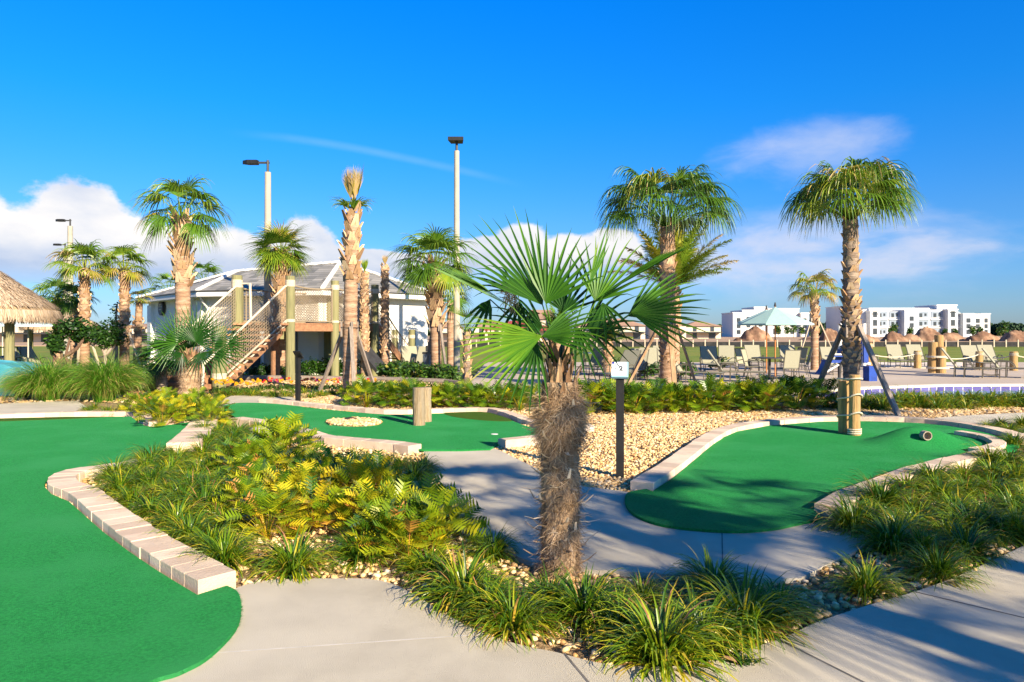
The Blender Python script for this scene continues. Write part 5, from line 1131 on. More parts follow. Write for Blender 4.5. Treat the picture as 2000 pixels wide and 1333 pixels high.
# ================================================================ LOG OBSTACLES
def log(label, px, py, h, r, mt='logwood', wraps=(), group=None, cat='log post', z=-.03, Y=None, name='log_post'):
    x, y, _ = gp(px, py) if Y is None else (xat(px, Y), Y, 0); root = thing(name, label, cat, (x, y, z), group); m = MB(); rr = random.Random(int(px*7+py)); n = 16
    tt = rr.uniform(.3,.7); m.tube([(0,0,0),(0,0,h*.3),(rr.uniform(-.01,.01),0,h*.7),(0,0,h-.012),(0,0,h)], [r*1.03,r,r*.99,r*.98,r*.9], n, t=tt, jit=.02); put('log', m, M[mt], root)
    for (z0, z1, turns) in wraps:
        m = MB(); N = int(18*turns); m.tube([((r+.012)*math.cos(k*2*math.pi*turns/N), (r+.012)*math.sin(k*2*math.pi*turns/N), z0+(z1-z0)*k/N) for k in range(N+1)], .011, 6); put('rope_wrap', m, M['ropepale'], root)
    return root
log('taller weathered log standing on the middle green', 818, 833, .69, .105, 'oldlog', group='two logs on the middle green', cat='log post')
log('log half hidden behind the taller log on the middle green', 832, 826, .66, .10, 'oldlog', group='two logs on the middle green')
log('left and shorter of the two roped logs on the right green', 1650, 848, .87, .095, 'logwood', group='two roped logs on the right green')
log('right and taller of the two roped logs on the right green', 1669, 853, .98, .082, 'logwood', ((.06,.16,3.2),), group='two roped logs on the right green')
x0, y0, _ = gp(1650,848); x1, y1, _ = gp(1669,853)
m = MB()
def ropeloop(za, zb, ph=0):
    pts = []; cx, cy = (x0+x1)/2, (y0+y1)/2; ax = Vector((x1-x0, y1-y0, 0)); L = ax.length/2; u = ax.normalized(); v = Vector((-u.y, u.x, 0))
    for k in range(37):
        a = k*2*math.pi/36; r_ = .108; p = Vector((cx,cy,0))+u*(L*(1 if math.cos(a) > 0 else -1)*min(1, abs(math.cos(a))*3)+r_*math.cos(a))+v*r_*math.sin(a); pts.append(p+V(0,0,za+(zb-za)*(.5+.5*math.cos(a+ph))))
    return pts
for za, zb in ((.24,.38),(.50,.66),(.86,.90)): m.tube(ropeloop(za, zb), .0125, 7)
for s in range(40):
    pass
put('rope', m, M['ropepale'], label='thick pale rope wound round both logs on the right green', cat='rope')
# cup, pipe and stones
gx, gy, _ = gp(966,848.5,TZ); m = MB(); m.tube([(0,0,-.002),(0,0,.004)], .055, 20); put('golf_cup', m, M['white'], loc=(gx,gy,TZ), label='white golf cup set in the carpet of the middle green', cat='golf cup')
gx, gy, _ = gp(1813,852,.20); root = thing('tunnel_pipe', 'short grey pipe opening in the mound of the right green', 'pipe', (gx,gy+.06,.20)); m = MB(); n = 20
for k in range(n):
    a0, a1 = k*2*math.pi/n, (k+1)*2*math.pi/n
    for (ra_, rb_, ya, yb) in ((.062,.062,-.05,.05),(.050,.050,-.05,.05)):
        m.quad((ra_*math.cos(a0),ya,ra_*math.sin(a0)),(ra_*math.cos(a1),ya,ra_*math.sin(a1)),(rb_*math.cos(a1),yb,rb_*math.sin(a1)),(rb_*math.cos(a0),yb,rb_*math.sin(a0)))
    m.quad((.05*math.cos(a0),-.05,.05*math.sin(a0)),(.05*math.cos(a1),-.05,.05*math.sin(a1)),(.062*math.cos(a1),-.05,.062*math.sin(a1)),(.062*math.cos(a0),-.05,.062*math.sin(a0)))
put('ring', m, M['barkpale'], root); m = MB(); m.tube([(0,.03,0),(0,.031,0)], .05, 16); put('plug', m, M['barkpale'], root)
def rock(label, px, py, r, mt, sx=1.3, z=0, Y=None):
    x, y, _ = gp(px, py); v, f = ico(1); m = MB(); rr = random.Random(int(px)); 
    for p in v: m.vert((p[0]*r*sx*rr.uniform(.85,1.1), p[1]*r*rr.uniform(.85,1.1), p[2]*r*.6*rr.uniform(.8,1.1)))
    m.f = [tuple(int(q) for q in t) for t in f]; put('rock', m, mt, loc=(x,y,z+r*.35), smooth=True, label=label, cat='rock')
darkrock = mat('dark_rock', (.02,.018,.016), (.05,.04,.035), 12, .7, 1.0, 30)
greyrock = mat('grey_rock', (.42,.38,.36), (.3,.27,.25), 6, .85, 1, 20); palerock = mat('pale_rock', (.78,.68,.56), (.6,.5,.4), 6, .85, 1, 20)
rock('black glossy rock on the stone island of the middle green', 684, 825, .085, darkrock, 1.7, TZ)
rock('grey block of stone behind the tall dark shrub', 512, 850, .16, greyrock, 1.6); rock('pale boulder in the gravel right of the shaggy palm trunk', 1143, 842, .16, palerock, 1.2, -.02)
rock('small stone beside the hedge right of the young thin palm', 1240, 800, .10, palerock, 1.3, -.02)
# small weed and dry leaf at the bed's tip
m = MB(); r = random.Random(2)
for i in range(70):
    a = r.uniform(-1.0,2.4); blade(m, (r.gauss(0,.03), r.gauss(0,.02), 0), a, r.uniform(.04,.15), .007, r.uniform(.1,.9), 1.0, r.uniform(.3,.7), 3, 0, r)
x, y, _ = gp(1445,1295); put('weed', m, M['bush'], loc=(x,y,0), label='small green weed creeping onto the pavement at the bottom of the bed', cat='weed')
m = MB(); m.strip([(0,0,.01),(.03,.01,.022),(.06,.0,.018),(.085,-.01,.012)], [.004,.035,.04,.004], V(0,0,1), .2, .5); x, y, _ = gp(1405,1298); put('dry_leaf', m, M['boot'], loc=(x,y,0), label='curled brown dry leaf on the pavement beside the small weed', cat='leaf')
# ================================================================ POOL DECK FURNITURE
def lounger_proto():
    root = thing('sun_lounger', 'x', 'sun lounger'); W2 = .33
    m = MB()
    for s in (-1,1):
        m.tube([(-1.0,s*W2,.33),(.35,s*W2,.33),(.42,s*W2,.33)], .018, 6)
        for x in (-.95,-.45): m.tube([(x,s*W2,.33),(x,s*W2,.0)], .016, 6)
        for x in (.10,.40): m.tube([(x-.02,s*(W2+.05),.56),(x,s*(W2+.03),.0)], .016, 6)
        m.tube([(.42,s*(W2+.05),.50),(.30,s*(W2+.05),.59),(.0,s*(W2+.05),.57),(-.12,s*(W2+.02),.46),(-.18,s*W2,.33)], .017, 6)
        m.tube([(.32,s*W2,.33),(.80,s*W2,1.02)], .018, 6)
        m.tube([(-.95,s*W2,.12),(-.7,s*W2,.08),(-.45,s*W2,.12)], .011, 5)
    m.tube([(-1.0,-W2,.33),(-1.0,W2,.33)], .018, 6); m.tube([(.80,-W2,1.02),(.80,W2,1.02)], .018, 6); m.tube([(-.45,-W2,.12),(-.45,W2,.12)], .013, 6); m.tube([(.4,-W2,.18),(.4,W2,.18)], .013, 6)
    put('frame', m, M['bronze'], root)
    m = MB(); pts = [(-.98,.335),(-.6,.32),(-.1,.32),(.32,.335)]
    def sheet(pp, th=.012):
        mm = MB()
        for (xa,za),(xb,zb) in zip(pp[:-1],pp[1:]): mm.beam((xa,0,za),(xb,0,zb), W2*1.92, th)
        return mm
    put('seat', sheet(pts), M['sling'], root); put('backrest', sheet([(.33,.35),(.56,.69),(.79,1.03)]), M['sling'], root); return root
lp = reg(lounger_proto()); LG = 'sling sun loungers on the pool deck'
def lnew(first=[True], **k):
    pass
LS = [(1205,22.4,222,'sun lounger with its legs toward the shaggy foreground palm and back turned bluish','b'),(1238,24.5,245,'wide sun lounger directly behind the number sign',''),(1268,26.0,262,'narrow looking sun lounger left of the tall shaggy palm trunk',''),
      (1350,22.8,-25,'sun lounger facing right just right of the tall shaggy palm trunk',''),(1432,23.2,-18,'sun lounger with its frame fully in view left of the dining table',''),(1420,30.5,255,'sun lounger behind the one left of the dining table',''),
      (1475,31.5,262,'sun lounger behind the dining chairs',''),(1698,33.5,262,'pale sun lounger back just right of the blue pool lift',''),(1757,33.0,262,'sun lounger back alone between the single log and the blue lift',''),
      (1797,33.0,262,'sun lounger back half hidden by the roped log bundle',''),(1890,25.6,-35,'sun lounger right of the roped log bundle with back raised',''),(1908,31.0,262,'sun lounger partly hidden behind the one right of the log bundle',''),
      (1972,25.4,-38,'rightmost sun lounger at the edge of the photo',''),(1290,30,258,'sun lounger half hidden behind the wide sun lounger',''),(1630,27.5,262,'low sun lounger behind the blue pool lift seat',''),(1160,27,240,'sun lounger far behind the hanging palm leaflets',''),(1388,29,262,'sun lounger behind the one facing right beside the shaggy palm trunk',''),(1545,31,262,'sun lounger beyond the patio chairs near the distant yellowish palm',''),(1940,32,262,'sun lounger far behind the gap between the two rightmost loungers','')]
for k, (px, Y, rz, lb, q) in enumerate(LS):
    if k == 0: o = lp; o.location = (xat(px,Y), Y, 0); o.rotation_euler = (0,0,math.radians(rz-180)); o['label'] = lb; o['group'] = LG
    else: copy_tree(lp, None, (xat(px,Y), Y, 0), math.radians(rz-180), 1.0, lb, LG)
def chair_proto():
    root = thing('patio_chair', 'x', 'patio chair'); w = .26; m = MB()
    for s in (-1,1):
        m.tube([(.25,s*w,0),(.22,s*w,.62),(.05,s*w,.66),(-.26,s*w,.60)], .014, 6); m.tube([(-.34,s*w,0),(-.24,s*w,.42),(-.40,s*w,1.02)], .015, 6); m.tube([(.22,s*w,.42),(-.24,s*w,.40)], .014, 6)
    m.tube([(-.40,-w,1.02),(-.40,w,1.02)], .014, 6); m.tube([(.22,-w,.42),(.22,w,.42)], .014, 6); put('frame', m, M['bronze'], root)
    m = MB(); m.beam((.22,0,.43),(-.24,0,.41),w*1.9,.012); put('seat', m, M['sling'], root); m = MB(); m.beam((-.25,0,.44),(-.40,0,1.01),w*1.9,.012); put('backrest', m, M['sling'], root); return root
cp = reg(chair_proto()); CG = 'sling chairs around the round patio table'
for k, (px, Y, rz, lb) in enumerate([(1538,23.6,95,'patio chair with its back to the viewer right of the umbrella poles'),(1474,24.6,-35,'patio chair left of the table facing the umbrella poles'),(1462,25.6,-50,'patio chair behind the one left of the table'),(1562,25.6,165,'patio chair right of the table seen from the side'),(1552,27,200,'bluish patio chair beyond the table')]):
    loc = (xat(px,Y), Y, 0)
    if k == 0: cp.location = loc; cp.rotation_euler = (0,0,math.radians(rz)); cp['label'] = lb; cp['group'] = CG
    else: copy_tree(cp, None, loc, math.radians(rz), 1.0, lb, CG)
tb = thing('patio_table', 'round dark patio table between the sling chairs', 'table', (xat(1503,24.8),24.8,0)); m = MB(); m.tube([(0,0,.70),(0,0,.73)], .6, 24); put('table_top', m, M['dark'], tb); m = MB(); m.tube([(0,0,.03),(0,0,.70)], .05, 8); m.tube([(0,0,0),(0,0,.08)], [.35,.2], 16); put('pedestal', m, M['dark'], tb)
def umbrella(label, px, Y, pytop, pyedge, R, mt, pole, n=8, group=None, vent=True):
    root = thing('patio_umbrella', label, 'umbrella', (xat(px,Y), Y, 0), group); zt = zat(pytop,Y); ze = zat(pyedge,Y); m = MB(); m.tube([(0,0,0),(0,0,zt+.06)], .024, 8); put('pole', m, M[pole], root)
    m = MB(); c = m.vert((0,0,zt)); ring = [m.vert((R*math.cos(k*2*math.pi/n+.2), R*math.sin(k*2*math.pi/n+.2), ze)) for k in range(n)]; low = [m.vert((R*math.cos(k*2*math.pi/n+.2), R*math.sin(k*2*math.pi/n+.2), ze-.05)) for k in range(n)]
    for k in range(n): j = (k+1)%n; m.f += [(c, ring[k], ring[j]), (ring[k], low[k], low[j], ring[j])]
    put('canopy', m, M[mt], root); m = MB()
    for k in range(n): a = k*2*math.pi/n+.2; m.tube([(0,0,zt-.03),(R*.99*math.cos(a), R*.99*math.sin(a), ze-.02)], .012, 4)
    put('rib', m, M[pole], root); m = MB(); m.tube([(0,0,zt+.02),(0,0,zt+.16)], [.05,.02], 8); put('finial', m, M['dark'], root)
umbrella('pale teal patio umbrella over the round table before the white block', 1514, 24.8, 600, 633, 1.28, 'teal', 'umbrellawood')
umbrella('darker teal patio umbrella overlapping the pale teal one on its left', 1497, 27.8, 605, 630, 1.15, 'teal', 'umbrellawood')
umbrella('pale blue patio umbrella seen behind the thatched hut post', 55, 27, 622, 636, 1.1, 'paleblue', 'ropepale')
umbrella('second pale patio umbrella at the left edge beyond the hut', 5, 31, 620, 634, 1.2, 'paleblue', 'ropepale')
# pool lift
pl = thing('pool_lift', 'blue pool lift with swing seat and footrest on a white mast', 'pool lift', (xat(1628,23.6),23.6,0)); pl.scale = (1.2,1.2,1.05)
m = MB(); m.box((.0,0,.62),(.50,.42,.09)); put('seat', m, M['blue'], pl); m = MB(); m.beam((.17,.0,.62),(.27,.0,1.12),.42,.09); m.box((.10,-.0,.78),(.5,.44,.03)); put('backrest', m, M['blue'], pl)
m = MB(); m.beam((-.28,0,.42),(-.42,0,.20),.34,.06); m.beam((-.25,0,.60),(-.33,0,.38),.3,.04); put('footrest', m, M['blue'], pl)
m = MB(); m.tube([(.16,-.24,.84),(-.12,-.24,.84)],.028,8); put('armrest', m, M['white'], pl); m = MB(); m.tube([(.04,-.22,.52),(-.28,-.22,.30)],.03,8); put('footrest_bar', m, M['white'], pl)
m = MB(); m.tube([(.22,.1,1.0),(.22,.1,1.75),(.60,.1,2.0)],.06,10); put('mast', m, M['white'], pl)
m = MB(); m.tube([(.18,0,.55),(.16,0,.02)],.04,8); m.tube([(.20,.1,.55),(.25,.2,.02)],.04,8); put('leg', m, M['dark'], pl)
pb_ = thing('covered_lift_base', 'blue covered lift base standing right of the rough dark palm trunk', 'equipment cover', (xat(1697,23.6),23.6,0))
m = MB(); m.box((.04,0,.24),(.30,.3,.50),.2); m.box((-.14,0,.98),(.16,.18,.75),.1); put('cover', m, M['blue'], pb_); m = MB(); m.tube([(-.16,0,.5),(-.16,0,1.9)],.065,10); m.tube([(-.16,0,.62),(.04,0,.55)],.05,8); put('mast', m, M['white'], pb_)
# roped log bundle and rope fence
for k, (dx, dy, h, r_, lb) in enumerate([(-.17,-.05,1.22,.175,'left log of the roped bundle'),(.17,.12,1.50,.165,'tallest log of the roped bundle'),(.05,-.25,1.04,.16,'shortest front log of the roped bundle')]):
    log(lb+' on the pool deck', 1, 1, h, r_, 'logwood', group='logs of the roped bundle', Y=28.4+dy, z=0).location.x = xat(1829,28.4)+dx
m = MB()
for z in (.18,.22,.62,.66): m.tube([(xat(1829,28.4)+.40*math.cos(a), 28.32+.34*math.sin(a), z) for a in [k*math.pi/12 for k in range(25)]], .022, 6)
put('rope', m, M['ropepale'], label='pale rope lashing the log bundle on the pool deck together', cat='rope')
RP = [(1697,31.5,1.15,'log at the edge of the sand behind the blue lift'),(1792,32.0,.78,'single short log left of the roped bundle'),(1913,31.0,.78,'log behind the sun lounger right of the bundle'),(1980,30.0,.80,'log at the right edge of the photo behind the rightmost lounger'),(1605,33,.9,'log beside the distant yellowish palm')]
for px, Y, h, lb in RP: log(lb, px, 1, h, .15, 'logwood', ((h-.18,h-.06,3),), group='single logs of the rope fence', Y=Y, z=0)
for k, (a, b) in enumerate([((1792,32.0),(1697,31.5)),((1829,28.5),(1913,31.0)),((1913,31.0),(1980,30.0)),((1980,30.0),(2080,30)),((1697,31.5),(1605,33)),((1605,33),(1540,34))]):
    m = MB(); m.tube(arc((xat(*a),a[1],.66),(xat(*b),b[1],.66),.16,12), .022, 6); put('fence_rope', m, M['ropepale'], label=['rope hanging from the single short log toward the blue lift','rope hanging from the bundle to the log behind the lounger','rope between the two rightmost logs','rope leaving the photo at the right edge','rope swag behind the blue lift','rope swag tied near the distant yellowish palm'][k], cat='rope', group='ropes of the rope fence')
# bar stool, side frames, misc on the left-middle deck
def stool(label, px, Y):
    root = thing('bar_stool', label, 'bar stool', (xat(px,Y),Y,0)); m = MB()
    for sx in (-1,1):
        for sy in (-1,1): m.tube([(sx*.22,sy*.2,0),(sx*.19,sy*.17,.75)], .016, 5)
    for z in (.25,.45): m.tube([(-.21,-.19,z),(.21,-.19,z),(.21,.19,z),(-.21,.19,z),(-.21,-.19,z)], .012, 5)
    m.tube([(-.2,.18,.75),(-.2,.2,1.1),(.2,.2,1.1),(.2,.18,.75)], .014, 5); put('frame', m, M['dark'], root); m = MB(); m.box((0,0,.77),(.44,.4,.05)); put('seat', m, M['slingblue'], root)
stool('dark high stool with blue seat beyond the hanging palm leaflets', 1150, 29)
m = MB(); m.tube([(0,0,0),(0,0,2.45)], .05, 10); put('umbrella_stand_pole', m, M['ropepale'], loc=(xat(1189,30),30,0), label='pale round pole beside the small deck palm', cat='pole')
tr = thing('litter_bin', 'grey square litter bin at the white pavilion corner', 'litter bin', (xat(838,26.6),26.6,0)); m = MB(); m.box((0,0,.40),(.42,.42,.82)); put('body', m, M['greybin'], tr); m = MB(); m.box((0,0,.84),(.46,.46,.07)); m.box((0,.1,1.0),(.26,.2,.22)); put('lid', m, M['dark'], tr)
for k,(px,Y) in enumerate([(822,28.2),(806,29)]): copy_tree(lp, None, (xat(px,Y),Y,0), math.radians(80+30*k), 1.0, ['grey sun lounger standing by the pavilion corner','sun lounger half hidden behind the pavilion bushes'][k], LG)
# ================================================================ LEFT: THATCHED HUT
def hut(label, cx, cy, R, ze, zt, posts, n, seed, group='thatched huts'):
    root = thing('thatched_hut', label, 'thatched hut', (cx,cy,0), group); m = MB(); N = 32; c = m.vert((0,0,zt-.08)); ring = [m.vert((R*math.cos(k*2*math.pi/N), R*math.sin(k*2*math.pi/N), ze)) for k in range(N)]; low = [m.vert((R*.97*math.cos(k*2*math.pi/N), R*.97*math.sin(k*2*math.pi/N), ze-.22)) for k in range(N)]
    for k in range(N): j = (k+1)%N; m.f += [(c,ring[k],ring[j]),(ring[k],low[k],low[j],ring[j])]
    rf = put('roof', m, M['thatchbase'], root); r = random.Random(seed); m = MB()
    for i in range(n):
        a = r.uniform(0,6.28); q = .88*r.random()**.55; rad = R*q; d = Vector((math.cos(a), math.sin(a), 0)); z = zt+(ze-zt)*q; sl = (d*R+V(0,0,ze-zt)).normalized(); L = r.uniform(.2,.42); p = d*rad+V(0,0,z+.03); up = sl.cross(Vector((-d.y,d.x,0)))
        up = up if up.z > 0 else -up; e = p+sl*L+up*r.uniform(-.02,.05)+Vector((r.gauss(0,.05), r.gauss(0,.05), 0)); t = min(1,max(0,r.gauss(.6,.2)))
        m.strip([p, (p+e)/2+up*.03, e], [.028,.03,.006], up, t)
        if i % 3 == 0:
            p = d*R*1.0+V(0,0,ze+.02); e = p+d*.08*r.random()+V(r.gauss(0,.03),r.gauss(0,.03),-r.uniform(.18,.42)); m.strip([p,e], [.035,.006], d, t*.9)
    put('thatch', m, M['thatch'], rf)
    for (dx,dy,rr) in posts: b = MB(); b.tube([(dx,dy,-.1),(dx,dy,ze+.25)], rr, 12, t=.5); put('post', b, M['greenpost'], root)
hut('thatched hut with wide cone roof at the left edge', xat(-56,21.5), 21.5, 2.28, 2.25, 3.92, [(1.40,-.35,.13),(-1.5,-.6,.14),(-1.2,1.3,.14)], 16000, 1)
hut('smaller thatched hut roof showing behind the first hut', xat(118,34), 34, 1.6, 1.95, 2.75, [(1.0,-.4,.12),(-1.1,-.5,.12)], 3500, 2)
# teal slide basin
ts = thing('slide_basin', 'curved teal fibreglass trough at the left edge', 'water slide', (0,0,0)); m = MB(); Y = 18.6
prof = [(-.05,.82,-.8),(.0,.84,0),(.05,.80,.3),(.18,.55,.55),(.22,.30,.6),(.25,.0,.62)]
xs = [xat(-90,Y), xat(-30,Y), xat(0,Y), xat(25,Y), xat(42,Y), xat(60,Y)]; hts = [1.0,1.0,1.0,.97,.86,.35]
rows = []
for x, h_ in zip(xs, hts): rows.append([m.vert((x, Y-o, z*h_)) for (o2, z, o) in prof])
for a, b in zip(rows[:-1], rows[1:]):
    for k in range(len(prof)-1): m.face(a[k], b[k], b[k+1], a[k+1])
put('trough', m, M['tealpaint'], ts, smooth=False); m = MB(); m.tube([(x, Y, .86*h_) for x, h_ in zip(xs, hts)], .03, 8); put('rim', m, M['tealpaint'], ts)
# bar furniture under the hut
for k,(px,Y) in enumerate([(3,23.5),(14,24.2),(22,25),(-8,24)]): stool(['blue seated stool closest to the left edge under the hut','second blue seated stool under the hut','third stool under the hut nearest its post','stool cut off by the left edge'][k], px, Y)
for k,(px,Y,rz) in enumerate([(80,28.5,170),(60,29.5,190),(205,30,200)]): copy_tree(lp, None, (xat(px,Y),Y,0), math.radians(rz), 1.0, ['bluish sun lounger between the hut and the round shrub','sun lounger right behind the hut post','sun lounger seen between the left palm trunks'][k], LG)
# small leafy trees
def leaftree(label, px, Y, branches, clumps, n, ls, bark, seed, t0=.45, name='leafy_tree'):
    root = thing(name, label, 'tree', (xat(px,Y),Y,-.03)); r = random.Random(seed)
    m = MB()
    for b in branches:
        m.tube([(p[0],p[1],p[2]) for p in b], [.07*(1-.75*k/len(b)) for k in range(len(b))], 7, t=.5, jit=.08)
    put('trunk', m, M[bark], root); m = MB()
    for (x,y,z,rx,rz_) in clumps: leafy(m, (x,y,z), (rx,rx,rz_), n, ls, r, t0)
    put('crown', m, M['bush'], root)
leaftree('small dark round tree with two crooked dark stems before the left palms', 118, 21.5, [[(-.35,0,0),(-.2,0,.45),(.05,.0,.75),(.02,0,1.3)],[(.55,0,.0),(.35,0,.5),(.15,0,.9),(.3,0,1.5)],[(.0,0,.7),(-.25,0,1.0),(-.3,0,1.35)],[(.2,0,.95),(.5,0,1.15),(.75,.0,1.5)]],
         [(-.15,0,1.42,.30,.28),(.12,.1,1.75,.34,.30),(.48,0,1.85,.36,.32),(.75,.1,1.6,.25,.25),(-.05,-.1,1.2,.22,.2),(.45,.2,1.5,.3,.2)], 420, .11, 'bark', 4, .35)
leaftree('small round tree with pale forked stem right of the dark crooked tree', 205, 24.5, [[(0,0,0),(.02,0,.5),(.0,0,.9),(-.3,0,1.4)],[(.0,0,.85),(.3,0,1.15),(.45,0,1.5)],[(0,0,.9),(.05,.1,1.5)]],
         [(-.2,0,1.55,.42,.34),(.2,.1,1.8,.42,.34),(.42,0,1.45,.34,.30),(-.5,.1,1.65,.3,.3),(.0,-.1,1.35,.35,.25)], 420, .11, 'barkpale', 5, .4)
leaftree('thin sparse sapling left of the palm with light green crown', 226, 26.5, [[(0,0,0),(.03,0,1),(.0,0,2.0),(.05,0,2.7)]], [(0,0,2.5,.22,.25),(.05,0,2.1,.25,.22),(.1,0,1.7,.2,.2)], 60, .11, 'barkpale', 6, .45)
# ================================================================ FAR THINGS
sf = thing('silt_fence', 'long low black silt fence with pale stakes across the lawn', 'fence', (0,82,0))
m = MB(); m.box((xat(1450,82),0,.25),(xat(2300,82)-xat(600,82),.03,.55)); put('fabric', m, M['siltfence'], sf)
for k in range(60):
    px = 860+k*23.5; m = MB(); m.box((xat(px,82),-.05,.35),(.13,.06,.85)); put('stake', m, M['stake'], sf)
def pile(label, px0, px1, pytop, Y, seed, peaks=1):
    r = random.Random(seed); root = None; x0, x1 = xat(px0,Y), xat(px1,Y); H = zat(pytop,Y); m = MB(); nx, ny = 44, 18; D = (x1-x0)*.5
    pk = [(.5 if peaks == 1 else .28+.44*k/(peaks-1), 1 if k == 0 or peaks == 1 else r.uniform(.6,.9), r.uniform(.18,.26)) for k in range(peaks)]
    for j in range(ny+1):
        for i in range(nx+1):
            u, v = i/nx, j/ny; h = 0
            for (c, hh, w) in pk: d = math.sqrt(((u-c)/(w*2))**2+((v-.5)/.5)**2)*(1+.10*math.sin(u*31+seed)+.07*math.sin(v*23+u*47+seed)); h = max(h, hh*max(0,1-d**1.35))
            edge = min(u,1-u,v,1-v)*8; h = h*min(1,edge)
            m.vert((x0+(x1-x0)*u-(x0+x1)/2, (v-.5)*D, H*h*(1+r.uniform(-.08,.08))-.1))
    for j in range(ny):
        for i in range(nx): a = j*(nx+1)+i; m.face(a, a+1, a+nx+2, a+nx+1)
    put('dirt_mound', m, M['dirtpile'], loc=((x0+x1)/2, Y, 0), smooth=True, label=label, cat='dirt pile', group='dirt mounds beyond the black fence')
for a in [('large brown dirt mound in front of the left white block',1425,1525,636,140,1,1),('shaded dirt mound behind the tall right palm trunk',1600,1668,640,140,2,2),('dirt mound just right of the tall right palm trunk',1650,1730,652,120,7,1),
          ('low wide dirt mound left of the tallest one',1722,1800,646,130,3,2),('tallest dirt mound before the long white block',1780,1885,638,140,4,2),('pointed dirt mound near the right end of the white block',1880,1960,646,135,5,1),('dirt mound cut off by the right edge',1955,2060,644,130,6,2),('long low dirt ridge between the mounds',1560,1700,655,150,8,3)]: pile(*a)
# white apartment blocks
def block(label, px0, px1, pytop, Y, secs, seed):
    """secs: list of (u0,u1,top_px,offset_y,kind)"""
    root = thing('apartment_block', label, 'building', (xat((px0+px1)/2,Y),Y,0)); cx = xat((px0+px1)/2,Y)
    wl = MB(); wins = []
    for (a, b, tp, oy, kind) in secs:
        xa, xb = xat(a,Y)-cx, xat(b,Y)-cx; H = zat(tp,Y)
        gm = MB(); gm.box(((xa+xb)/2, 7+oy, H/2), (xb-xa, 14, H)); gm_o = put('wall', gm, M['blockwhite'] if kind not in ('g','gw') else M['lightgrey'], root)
        cp_ = MB(); cp_.box(((xa+xb)/2, oy+7, H+.15), (xb-xa+.4, 14.3, .3)); put('parapet', cp_, M['white'], root)
        fh = H/4 if kind != 'low' else H/3; w = xb-xa
        def win(x, z, ww, hh, mt='glass', dep=.08): q = MB(); q.box((x, oy-.02, z), (ww, dep, hh)); put('window', q, M[mt], root)
        if kind in ('w','gw'):
            for f in range(3): win((xa+xb)/2, 1.8+f*fh, min(1.4,w*.4), 1.5)
        if kind == 't':      # stair tower with tall dark slots
            for f in range(3): win((xa+xb)/2, 2.0+f*3.0, w*.42, 2.1)
            for q_ in (-.25,0,.25): win((xa+xb)/2+q_*w, H-.9, .35, .35)
        if kind == 'b':      # balconies
            nb = max(1, round(w/5.5)); bw = w/nb
            for f in range(3):
                for k in range(nb):
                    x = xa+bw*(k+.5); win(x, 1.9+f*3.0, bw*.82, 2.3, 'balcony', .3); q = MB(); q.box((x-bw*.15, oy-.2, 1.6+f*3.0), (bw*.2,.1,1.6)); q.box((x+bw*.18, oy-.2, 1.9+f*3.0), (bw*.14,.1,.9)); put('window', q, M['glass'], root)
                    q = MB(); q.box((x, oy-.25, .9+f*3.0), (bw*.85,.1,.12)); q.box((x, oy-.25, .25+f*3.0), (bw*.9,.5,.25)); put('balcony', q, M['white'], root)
    return root
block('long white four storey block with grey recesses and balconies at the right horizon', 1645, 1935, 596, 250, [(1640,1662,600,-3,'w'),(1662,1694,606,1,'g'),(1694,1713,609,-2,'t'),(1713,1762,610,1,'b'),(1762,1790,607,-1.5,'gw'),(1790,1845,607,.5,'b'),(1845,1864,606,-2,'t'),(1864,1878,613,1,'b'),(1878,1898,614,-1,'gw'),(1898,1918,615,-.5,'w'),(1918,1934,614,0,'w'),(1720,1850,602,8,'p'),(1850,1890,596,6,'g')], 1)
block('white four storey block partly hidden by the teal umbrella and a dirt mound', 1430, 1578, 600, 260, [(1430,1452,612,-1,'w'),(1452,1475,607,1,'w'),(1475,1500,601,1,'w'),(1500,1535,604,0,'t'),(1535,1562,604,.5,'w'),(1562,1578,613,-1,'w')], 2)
def townhouse(label, px0, px1, pyeave, pyridge, Y, seed, porch=True, group='tan roofed townhouses'):
    root = thing('townhouse', label, 'house', (xat((px0+px1)/2,Y),Y,0), group); W_ = xat(px1,Y)-xat(px0,Y); D = 10; ze = zat(pyeave,Y); zr = zat(pyridge,Y)
    m = MB(); m.box((0,D/2,ze/2),(W_,D,ze)); put('wall', m, M['tan_wall'], root); m = MB(); o = .5
    a = [m.vert(p) for p in ((-W_/2-o,-o,ze+.02),(W_/2+o,-o,ze+.02),(W_/2+o,D+o,ze+.02),(-W_/2-o,D+o,ze+.02),(-W_/2+D*.45,D/2,zr),(W_/2-D*.45,D/2,zr))]
    m.f += [(a[0],a[1],a[5],a[4]),(a[1],a[2],a[5]),(a[2],a[3],a[4],a[5]),(a[3],a[0],a[4])]; put('roof', m, M['tan_roof'], root)
    n = max(2, int(W_/3.2)); r = random.Random(seed)
    for k in range(n):
        x = -W_/2+W_*(k+.5)/n; q = MB(); q.box((x,-.03,ze*.78),(1.0,.08,1.2)); f = put('window', q, M['glass'], root); q = MB(); q.box((x,-.03,ze*.27),(1.8 if k%2 else 1.1,.08,1.9)); put('door' if k%2 else 'window', q, M['glass'], root)
    if porch: q = MB(); q.box((0,-1.2,ze*.52),(W_*.96,2.6,.28)); put('porch_roof', q, M['dark'], root)
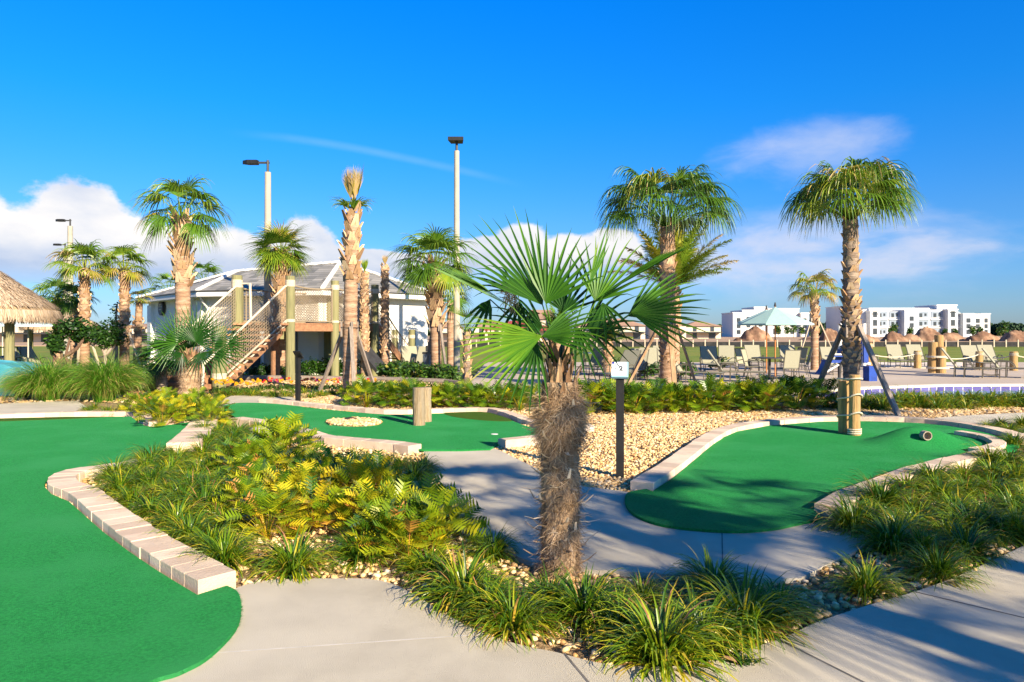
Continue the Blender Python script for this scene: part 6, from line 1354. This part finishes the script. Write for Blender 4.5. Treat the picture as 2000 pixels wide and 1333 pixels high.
for a in [('row of tan roofed townhouses left of the shaggy palm trunk',1130,1260,637,622,170,1),('tan roofed townhouse right of the shaggy palm trunk',1275,1340,636,622,175,2),('beige townhouse at the right end of the row',1340,1408,638,626,190,3),
          ('nearer dark tan roofed house behind the foreground palm',1030,1085,624,604,130,5),('townhouse roof left of the red metal roof',925,985,640,626,170,6),('far townhouse between pavilion and slender palm',845,900,640,628,160,7),
          ('far townhouse left of the pavilion',215,300,640,632,120,8),('far townhouse behind the thatched huts',-120,110,636,628,120,9)]: townhouse(*a)
rr_ = thing('red_roofed_shelter', 'low shelter with ribbed red metal roof behind the foreground palm', 'shelter', (xat(1015,95),95,0)); W_ = xat(1090,95)-xat(938,95)
m = MB(); ze = zat(646,95); zr = zat(627,95)
a = [m.vert(p) for p in ((-W_/2,-3,ze),(W_/2,-3,ze),(W_/2,5,ze),(-W_/2,5,ze),(-W_*.12,1,zr),(W_*.12,1,zr))]; m.f += [(a[0],a[1],a[5],a[4]),(a[1],a[2],a[5]),(a[2],a[3],a[4],a[5]),(a[3],a[0],a[4])]; put('roof', m, M['red'], rr_)
m = MB()
for k in range(22):
    u = k/21; x = -W_/2+W_*u; v = min(u,1-u)/.38; v = min(1,v); m.beam((x,-3.0,ze+.04),(-W_/2+W_*(u) if v >= 1 else x, -3+4*v, ze+(zr-ze)*v+.04), .07,.06)
put('roof_rib', m, M['red'], rr_)
for x in (-.42,-.14,.14,.42): m = MB(); m.box((W_*x,-2.2,ze/2),(.3,.3,ze)); put('column', m, M['tan_wall'], rr_)
# far trees
tl = MB(); r = random.Random(9)
for (p0, p1, py, Y, n) in ((1388,1432,636,300,900),(1560,1660,632,380,2600),(1925,2250,633,380,6000),(-400,300,644,420,3000),(800,1100,645,420,2000),(1400,1990,646,420,4000)):
    for i in range(n):
        px = r.uniform(p0,p1); top = zat(py,Y)*(.82+.18*math.sin(px*.21)*math.sin(px*.083+1)); z = top*r.random()**.7; c = Vector((xat(px,Y),Y+r.uniform(-12,12),z)); a = r.uniform(0,6.28); l = r.uniform(1.2,2.6); d = rdir(a,r.uniform(-.5,1)); sd = d.cross(V(r.uniform(-1,1),-1,.3)).normalized(); t = min(1,max(0,r.gauss(.45,.2))); i0 = len(tl.v)
        tl.vert(c-d*l*.5,t); tl.vert(c+sd*l*.5,t); tl.vert(c+d*l*.5,t); tl.vert(c-sd*l*.5,t); tl.f.append((i0,i0+1,i0+2,i0+3))
put('treeline', tl, M['treeline'], label='dark far off tree line along the horizon', cat='trees', kind='stuff')
for k,(px,Y,h_) in enumerate([(1745,225,4.2),(1778,225,3),(1740,220,3.2),(1845,222,2.6),(1865,222,2.6),(1900,210,3.4),(1912,210,3.0),(1962,200,4.8),(1955,205,3.2),(1550,235,4.5),(1537,235,3.5),(1520,232,4),(1566,240,3.4)]):
    root = thing('young_tree', ['small leafy tree in front of the white blocks beyond the dirt mounds'][0], 'tree', (xat(px,Y),Y,0), 'young trees before the white blocks'); m = MB(); m.tube([(0,0,0),(0,0,h_*.6)],.09,6); put('trunk', m, M['bark'], root); m = MB(); rr2 = random.Random(k)
    for j in range(3): leafy(m, (rr2.uniform(-.4,.4),0,h_*(.5+.18*j)), (h_*.25,h_*.25,h_*.2), 110, .55, rr2, .6)
    put('crown', m, M['bush'], root)
# pool depth marker
mk = thing('depth_marker', 'white tile with pool depth lettering in the dark blue pool edge', 'pool marker', (xat(1930,21.9),21.86,-.1)); m = MB(); m.box((0,-.03,0),(.36,.02,.17)); put('tile', m, M['white'], mk)
text(mk, '8 FT', .13, (0,-.043,-.045), M['print'], (math.radians(90),0,0))
